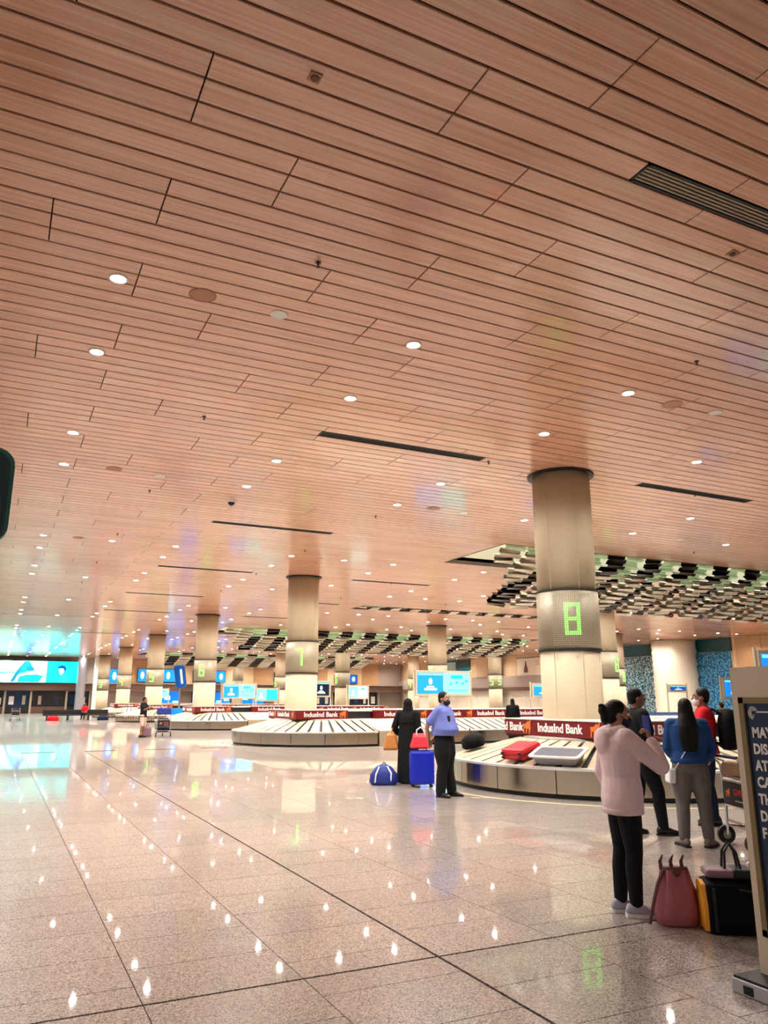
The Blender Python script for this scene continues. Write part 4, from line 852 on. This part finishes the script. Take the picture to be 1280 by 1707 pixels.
person('small distant person in black shirt and pale shorts looking at a phone', 5.85, 35.6, rv(1, -.1), 1.7, dict(elR=(.24, .12, 1.15), wrR=(.1, .3, 1.26), elL=(-.24, .12, 1.15), wrL=(-.06, .32, 1.24), head=(0, .04, -.02)),
       top=dict(mat='cloth_black', hem=.84, loose=.03), bottom=dict(mat='cloth_beige', short=True, loose=.025, name='shorts'), shoes=dict(mat='shoe_black'), skin=1, hair='short', vox=.02)
sit = dict(hipL=(-.09, 0, .0), hipR=(.09, 0, .0))
def seated(label, x, y, face, topm, hairk, zs):
    P = dict(kneeL=(-.1, .42, .88), kneeR=(.1, .42, .88), ankL=(-.1, .42, .50), ankR=(.1, .42, .50), toeL=(-.11, .6, .44), toeR=(.11, .6, .44), elL=(-.23, .08, 1.12), elR=(.23, .08, 1.12), wrL=(-.12, .3, .98), wrR=(.12, .3, .98))
    return person(label, x, y, face, 1.66, P, top=dict(mat=topm, hem=.86, loose=.025), bottom=dict(mat='cloth_black', loose=.015), shoes=dict(mat='shoe_black'), skin=1, hair=hairk, vox=.022, seat_z=zs)
seated('tiny distant seated person in red shirt on a dark bench at the far left', 6.4, 66.0, (-.4, -.9), 'cloth_red', 'long', -.34)
t = thing('bench', 'low black bench with bags at the far left below the advert', 'bench', (6.0, 66.3, 0))
B().box(-2.6, 2.2, -.35, .35, .36, .44).obj('seat', 'rubber', t, bevel=.02)
for x in (-2.3, -.8, .7, 1.9): B().box(x - .05, x + .05, -.3, .3, 0, .36).obj('leg', 'black', t)
B().box(-2.6, 2.2, .3, .36, .44, .8).obj('backrest', 'black', t, bevel=.02)
for k, (x, m, lb) in enumerate(((4.1, 'cloth_red', 'tiny red bag at the left end of the black bench'), (7.7, 'cloth_navy', 'tiny navy bag at the right end of the black bench'))):
    q = thing('holdall', lb, 'bag', (x, 65.4, 0)); B().rings([[(x_ * c, y_ * e, z) for c, e in ((-1, -1), (1, -1), (1, 1), (-1, 1))] for z, x_, y_ in ((0, .4, .18), (.2, .42, .2), (.36, .3, .12))]).obj('body', m, q, bevel=.05); B().tube([(-.2, 0, .34), (-.1, 0, .5), (.1, 0, .5), (.2, 0, .34)], .02).obj('handle', 'rubber', q)
person('distant person in black seen from behind at the service desk', 20.2, 17.4, (.1, 1), 1.5, None, top=dict(mat='cloth_black', hem=.86, loose=.03), bottom=dict(mat='cloth_black'), shoes=dict(mat='shoe_black'), skin=1, hair='short', vox=.02)
person('distant person in red shirt behind the service desk', 18.5, 19.1, (-.1, -1), 1.42, None, top=dict(mat='cloth_red', hem=.86, loose=.02), bottom=dict(mat='cloth_black'), shoes=dict(mat='shoe_black'), skin=1, hair='short', mask='mask_white', vox=.02)
person('distant person in black robe at the left edge of column eight', 17.2, 24.2, (.5, .85), 1.62, None, top=dict(mat='cloth_abaya', hem=.86, long=True, loose=.04), bottom=dict(mat='cloth_abaya', loose=.05), shoes=dict(mat='shoe_black'), skin=1, hair='long', vox=.02)

# ------------------------------------------------------------------ luggage
def suitcase(name, label, loc, rz, w_, d_, h_, m, rot=None):
    t = thing(name, label, 'suitcase', loc, rz)
    if rot: t.rotation_euler = rot
    B().box(-w_ / 2, w_ / 2, -d_ / 2, d_ / 2, .05, h_).obj('shell', m, t, bevel=.05)
    for k in range(5): x = -w_ / 2 + .06 + k * (w_ - .12) / 4; B().box(x - .01, x + .01, -d_ / 2 - .005, -d_ / 2 + .02, .12, h_ - .1).obj('rib', m, t, bevel=.003)
    B().box(-w_ / 2 - .003, w_ / 2 + .003, -.008, .008, .05, h_ + .003).obj('zip', 'rubber', t)
    B().tube([(-.1, 0, h_ - .01), (-.09, 0, h_ + .035), (.09, 0, h_ + .035), (.1, 0, h_ - .01)], .012).obj('handle', 'rubber', t)
    for sx in (-1, 1):
        for sy in (-1, 1): B().lathe([(.028, -.014), (.028, .014)], 0, 0, 12).obj('wheel', 'rubber', t, loc=(sx * (w_ / 2 - .06), sy * (d_ / 2 - .06), .028), rot=(PI / 2, 0, 0))
    return t
mat('case_blue', (8, 34, 178), .35); mat('case_red', (196, 30, 38), .45)
suitcase('suitcase', 'bright blue upright suitcase beside the blue-shirted person', (7.36, 13.35, 0), -.42, .46, .28, .66, 'case_blue')
t = thing('handbag', 'coral red handbag standing on the blue suitcase', 'handbag', (7.33, 13.33, .70), -.42)
B().rings([[(x * c, y * q, z) for c, q in ((-1, -1), (1, -1), (1, 1), (-1, 1))] for z, x, y in ((0, .19, .09), (.03, .2, .1), (.2, .15, .07), (.27, .14, .03))]).obj('body', mat('coral', (226, 48, 62), .45), t, bevel=.02)
for yy in (-.04, .04): B().tube([(-.08, yy, .24), (-.07, yy, .33), (0, yy, .38), (.07, yy, .33), (.08, yy, .24)], .01).obj('handle', 'mask_white', t)
t = thing('duffel', 'blue backpack with white stripes on the floor by the black abaya', 'backpack', (6.88, 14.0, 0), -.5)
B().rings([[(x * math.cos(2 * PI * i / 18), y * math.sin(2 * PI * i / 18), z) for i in range(18)] for z, x, y in ((0, .24, .15), (.06, .28, .17), (.2, .26, .16), (.33, .15, .12), (.38, .05, .05))]).obj('bag', mat('pack_blue', (16, 44, 128), .55, noise=.2, nscale=8), t, smooth=True)
B().tube([(-.16, -.13, .05), (-.14, -.15, .2), (-.08, -.11, .34)], .016).obj('stripe', 'mask_white', t); B().tube([(.14, -.13, .08), (.15, -.14, .22), (.07, -.1, .35)], .016).obj('stripe', 'mask_white', t); B().tube([(-.03, 0, .37), (0, 0, .42), (.04, 0, .37)], .01).obj('loop', 'rubber', t)
# pieces riding on carousel eight
slope = math.atan2(ZI - ZL, RO - RI)
def on_slope(r, ang, lift=.045):
    a = math.radians(ang); z = ZL + (RO - .07 - r) / (RO - .07 - RI) * (ZI - ZL)
    return (11.45 + r * math.cos(a), 12.5 + r * math.sin(a), z + lift), a
loc, a = on_slope(3.02, 194)
t = suitcase('suitcase', 'red soft suitcase lying on the sloping plates beside the grey tray', loc, 0, .5, .2, .6, 'case_red')
M = Matrix.Translation(loc) @ Matrix.Rotation(a + PI / 2, 4, 'Z') @ Matrix.Rotation(slope, 4, 'X') @ Matrix.Translation((0, -.3, .105)) @ Matrix.Rotation(-PI / 2, 4, 'X'); t.rotation_mode = 'XYZ'; t.location = M.to_translation(); t.rotation_euler = M.to_euler()
loc, a = on_slope(3.08, 209, .03)
t = thing('luggage_tray', 'grey plastic luggage tray with white rim on the carousel slope', 'tray', loc); M = Matrix.Rotation(a + PI / 2, 4, 'Z') @ Matrix.Rotation(slope, 4, 'X'); t.rotation_euler = M.to_euler()
def tray_ring(hx, hy, z): return [(x, y, z) for x, y in rrect(-hx, hx, -hy, hy, .08, 4)]
B().rings([tray_ring(.36, .2, 0), tray_ring(.42, .25, .14), tray_ring(.4, .23, .14), tray_ring(.345, .185, .012)], True).obj('tub', mat('tray_grey', (150, 150, 158), .5), t)
B().rings([tray_ring(.42, .25, .13), tray_ring(.46, .29, .135), tray_ring(.46, .29, .16), tray_ring(.4, .23, .16), tray_ring(.4, .23, .13)], False).obj('rim', 'trim_white', t)
loc, a = on_slope(2.9, 149)
t = thing('holdall', 'black holdall lying at the far left of the nearest carousel', 'bag', loc); M = Matrix.Rotation(a + PI / 2, 4, 'Z') @ Matrix.Rotation(slope, 4, 'X'); t.rotation_euler = M.to_euler()
B().rings([[(x * math.cos(2 * PI * i / 16), y * math.sin(2 * PI * i / 16), z) for i in range(16)] for z, x, y in ((0, .32, .2), (.05, .38, .25), (.2, .36, .23), (.27, .24, .14))]).obj('body', 'bag_black', t, smooth=True); B().tube([(-.12, 0, .3), (-.06, 0, .38), (.06, 0, .38), (.12, 0, .3)], .014).obj('handle', 'rubber', t)
# bags on the floor at the right
t = thing('handbag', 'dusty pink gathered leather handbag on the floor by the lilac shoes', 'handbag', (4.67, 4.6, 0), -.45)
mat('rose', (176, 100, 112), .45, noise=.1, nscale=10, bump=.1); mat('rose_dark', (104, 58, 62), .5)
n = 40; b = B(); rs = []
for z, x, y, am in ((0, .12, .09, 0), (.015, .135, .1, 0), (.1, .145, .1, .05), (.2, .125, .082, .1), (.27, .1, .06, .1), (.33, .085, .045, .14), (.335, .075, .035, .14)):
    rs.append([(x * (1 + am * math.cos(6 * 2 * PI * i / n)) * math.copysign(abs(math.cos(2 * PI * i / n)) ** .8, math.cos(2 * PI * i / n)), y * (1 + am * math.cos(6 * 2 * PI * i / n)) * math.copysign(abs(math.sin(2 * PI * i / n)) ** .8, math.sin(2 * PI * i / n)), z) for i in range(n)])
b.rings(rs).obj('body', 'rose', t, smooth=True); t.scale = (1.12, 1.12, 1.12)
b = B(); b.rings([[(.088 * math.cos(2 * PI * i / 24), .05 * math.sin(2 * PI * i / 24), z) for i in range(24)] for z in (.285, .345)]).obj('gathered_neck', 'rose_dark', t, smooth=True)
for x in (-.07, 0, .07): B().tube([(x - .015, 0, .33), (x - .02, 0, .38), (x, .0, .42)], [.014, .012, .004]).obj('peak', 'rose_dark', t)
B().tube([(-.08, -.02, .33), (-.13, -.04, .25), (-.18, -.05, .1), (-.2, -.04, .01)], .011).obj('strap', 'rose_dark', t)
t = thing('duffel_bag', 'black duffel bag with a yellow end panel half behind the white stand', 'bag', (5.0, 4.24, 0), -.62)
B().rings([[(x, y * c, z * .34 + .0) for x, c, z in ((xx, -1, 0), (xx, 1, 0), (xx, 1.04, .5), (xx, .9, .95), (xx, 0, 1.02), (xx, -.9, .95), (xx, -1.04, .5))] for xx, y in ((-.31, .14), (-.26, .16), (.3, .16), (.34, .13))]).obj('body', 'bag_black', t, bevel=.02)
B().rings([[(x, y * c, z * .32 + .01) for c, z in ((-1, 0), (1, 0), (1.04, .5), (.8, .95), (0, 1.0), (-.8, .95), (-1.04, .5))] for x, y in ((-.335, .11), (-.30, .135))]).obj('end_panel', mat('yellow', (226, 150, 26), .6), t, bevel=.01)
B().box(-.275, -.255, -.17, .17, .02, .3).obj('piping', 'rubber', t, bevel=.005); B().tube([(-.1, -.17, .3), (0, -.2, .29), (.12, -.19, .24)], .008).obj('web_handle', 'rubber', t); B().lathe([(.016, 0), (.016, .006)], 0, 0, 10).obj('ring', 'chrome', t, loc=(.12, -.2, .24), rot=(PI / 2, 0, 0))
t = thing('purse', 'mauve and black flat tote lying on top of the black duffel bag', 'handbag', (4.93, 4.30, .35), -.62)
B().box(-.2, .14, -.1, .1, 0, .06).obj('body', mat('mauve', (140, 104, 118), .5), t, bevel=.025); B().box(-.02, .16, -.108, .108, -.004, .066).obj('dark_end', 'rubber', t, bevel=.02)
for yy in (-.05, .05): B().tube([(-.06, yy, .05), (-.05, yy * .7, .17), (-.01, yy * .6, .23), (.03, yy * .7, .17), (.05, yy, .05)], .009).obj('handle', 'rubber', t)
t = thing('plastic_wrap', 'crumpled clear plastic bag on the duffel behind the tote', 'bag', (5.09, 4.25, .37), 0)
b = B(); rnd = random.Random(4); b.ell((0, 0, .03), (.07, .05, .05), 12, 8); b.v = [(x + rnd.uniform(-.014, .014), y + rnd.uniform(-.014, .014), z + rnd.uniform(-.012, .012)) for x, y, z in b.v]; b.obj('film', mat('film', (214, 204, 206), .2), t); B().tube([(0, 0, .06), (-.02, 0, .1), (.0, .01, .13)], [.012, .006, .014]).obj('twist', 'film', t)

# ------------------------------------------------------------------ luggage trolleys
def trolley(label, loc, fwd, panel_text=True):
    t = thing('luggage_trolley', label, 'trolley', (loc[0], loc[1], 0), math.atan2(-fwd[0], fwd[1])); hw = .28
    for s in (-1, 1):
        B().tube([(s * hw, -.02, .1), (s * hw, 0, .5), (s * hw, -.03, .86), (s * hw, -.1, .97)], .016, 10).obj('upright', 'chrome', t)
        B().tube([(s * hw, 0, .2), (s * .2, .5, .17), (s * .1, .85, .16)], .016, 10).obj('base_rail', 'chrome', t)
        wh = B().lathe([(.035, -.022), (.098, -.02), (.1, 0), (.098, .02), (.035, .022)], 0, 0, 24).obj('wheel', 'rubber', t, loc=(s * (hw + .03), -.02, .1), rot=(0, PI / 2, 0)); B().lathe([(.045, -.026), (.045, .026)], 0, 0, 16).obj('hub', 'panel_grey', wh)
    wh = B().lathe([(.03, -.02), (.068, -.018), (.07, 0), (.068, .018), (.03, .02)], 0, 0, 20).obj('wheel', 'rubber', t, loc=(0, .82, .07), rot=(0, PI / 2, 0)); B().lathe([(.03, -.024), (.03, .024)], 0, 0, 14).obj('hub', 'panel_grey', wh)
    B().tube([(-hw, -.1, .97), (hw, -.1, .97)], .019, 10).obj('handle', mat('grip_navy', (16, 30, 70), .5), t)
    for z, yy in ((.42, .0), (.72, -.015), (.26, 0.)): B().tube([(-hw, yy, z), (hw, yy, z)], .013, 8).obj('crossbar', 'chrome', t)
    for q in range(4): y = .12 + q * .2; B().tube([(-.25 + q * .035, y, .185), (.25 - q * .035, y, .185)], .011, 8).obj('deck_bar', 'chrome', t)
    pn = B().box(-hw + .02, hw - .02, -.035, -.015, .44, .69).obj('advert_panel', 'rubber', t, bevel=.004)
    if panel_text:
        link('lettering', text_mesh('GVK', .1, .002, .002), 'red_print', pn, (.1, -.037, .585), (PI / 2, 0, 0)); B().box(.02, .2, -.039, -.035, .49, .505).obj('print_line', 'panel_grey', pn); link('emblem', EMB, 'red_print', pn, (-.13, -.036, .57), (PI / 2, 0, 0)).scale = (.35, .35, .35)
    b = B()
    for z in (.74, .9): b.tube([(-hw, 0, z), (-hw, .2, z), (hw, .2, z), (hw, 0, z)], .007, 6)
    for q in range(7): x = -hw + q * hw / 3; b.tube([(x, .2, .74), (x, .2, .9)], .005, 6)
    for q in range(7): x = -hw + q * hw / 3; b.tube([(x, 0, .74), (x, .2, .74)], .005, 6)
    b.obj('basket', 'chrome', t)
    return t
mat('red_print', (206, 48, 58), .5)
trolley('steel luggage trolley with a black panel beside the grey trousers', (7.56, 6.42), (.92, -.4))
def box_bag(name, label, cat, loc, rz, dims, m, handle=True):
    q = thing(name, label, cat, loc, rz); a, b_, c = dims
    B().rings([[(x_ * u, y_ * v, z) for u, v in ((-1, -1), (1, -1), (1, 1), (-1, 1))] for z, x_, y_ in ((0, a * .46, b_ * .46), (c * .1, a / 2, b_ / 2), (c * .85, a * .48, b_ * .48), (c, a * .4, b_ * .3))]).obj('body', m, q, bevel=.02)
    if handle: B().tube([(-a * .2, 0, c * .97), (-a * .1, 0, c + .07), (a * .1, 0, c + .07), (a * .2, 0, c * .97)], .01).obj('handle', 'rubber', q)
    return q
mat('parcel', (190, 158, 124), .6, noise=.15, nscale=12)
box_bag('paper_bag', 'brown paper bag in the basket of the trolley by the grey trousers', 'bag', (7.56 + .92 * .1, 6.42 - .4 * .1, .76), -1.16, (.44, .16, .16), 'parcel', False)
box_bag('holdall', 'dark bag lying on the deck of the trolley beside the white stand', 'bag', (7.56 + .92 * .36, 6.42 - .4 * .36, .2), -1.16, (.38, .46, .34), 'cloth_black')
trolley('distant loaded luggage trolley right of the person in shorts', (6.75, 35.6), (.15, 1))
box_bag('suitcase', 'distant dark suitcase standing on the far loaded trolley', 'suitcase', (6.8, 36.0, .2), 0, (.5, .3, .6), 'cloth_navy')
box_bag('holdall', 'distant navy holdall on top of the far loaded trolley', 'bag', (6.8, 36.0, .93), 0, (.6, .35, .3), 'pack_blue')
box_bag('holdall', 'distant purple bag beside the far loaded trolley', 'bag', (6.15, 36.1, 0), 0, (.34, .25, .42), 'mauve')
trolley('empty dark luggage trolley at the far left edge below the advert', (1.5, 66.0), (.2, 1), False)
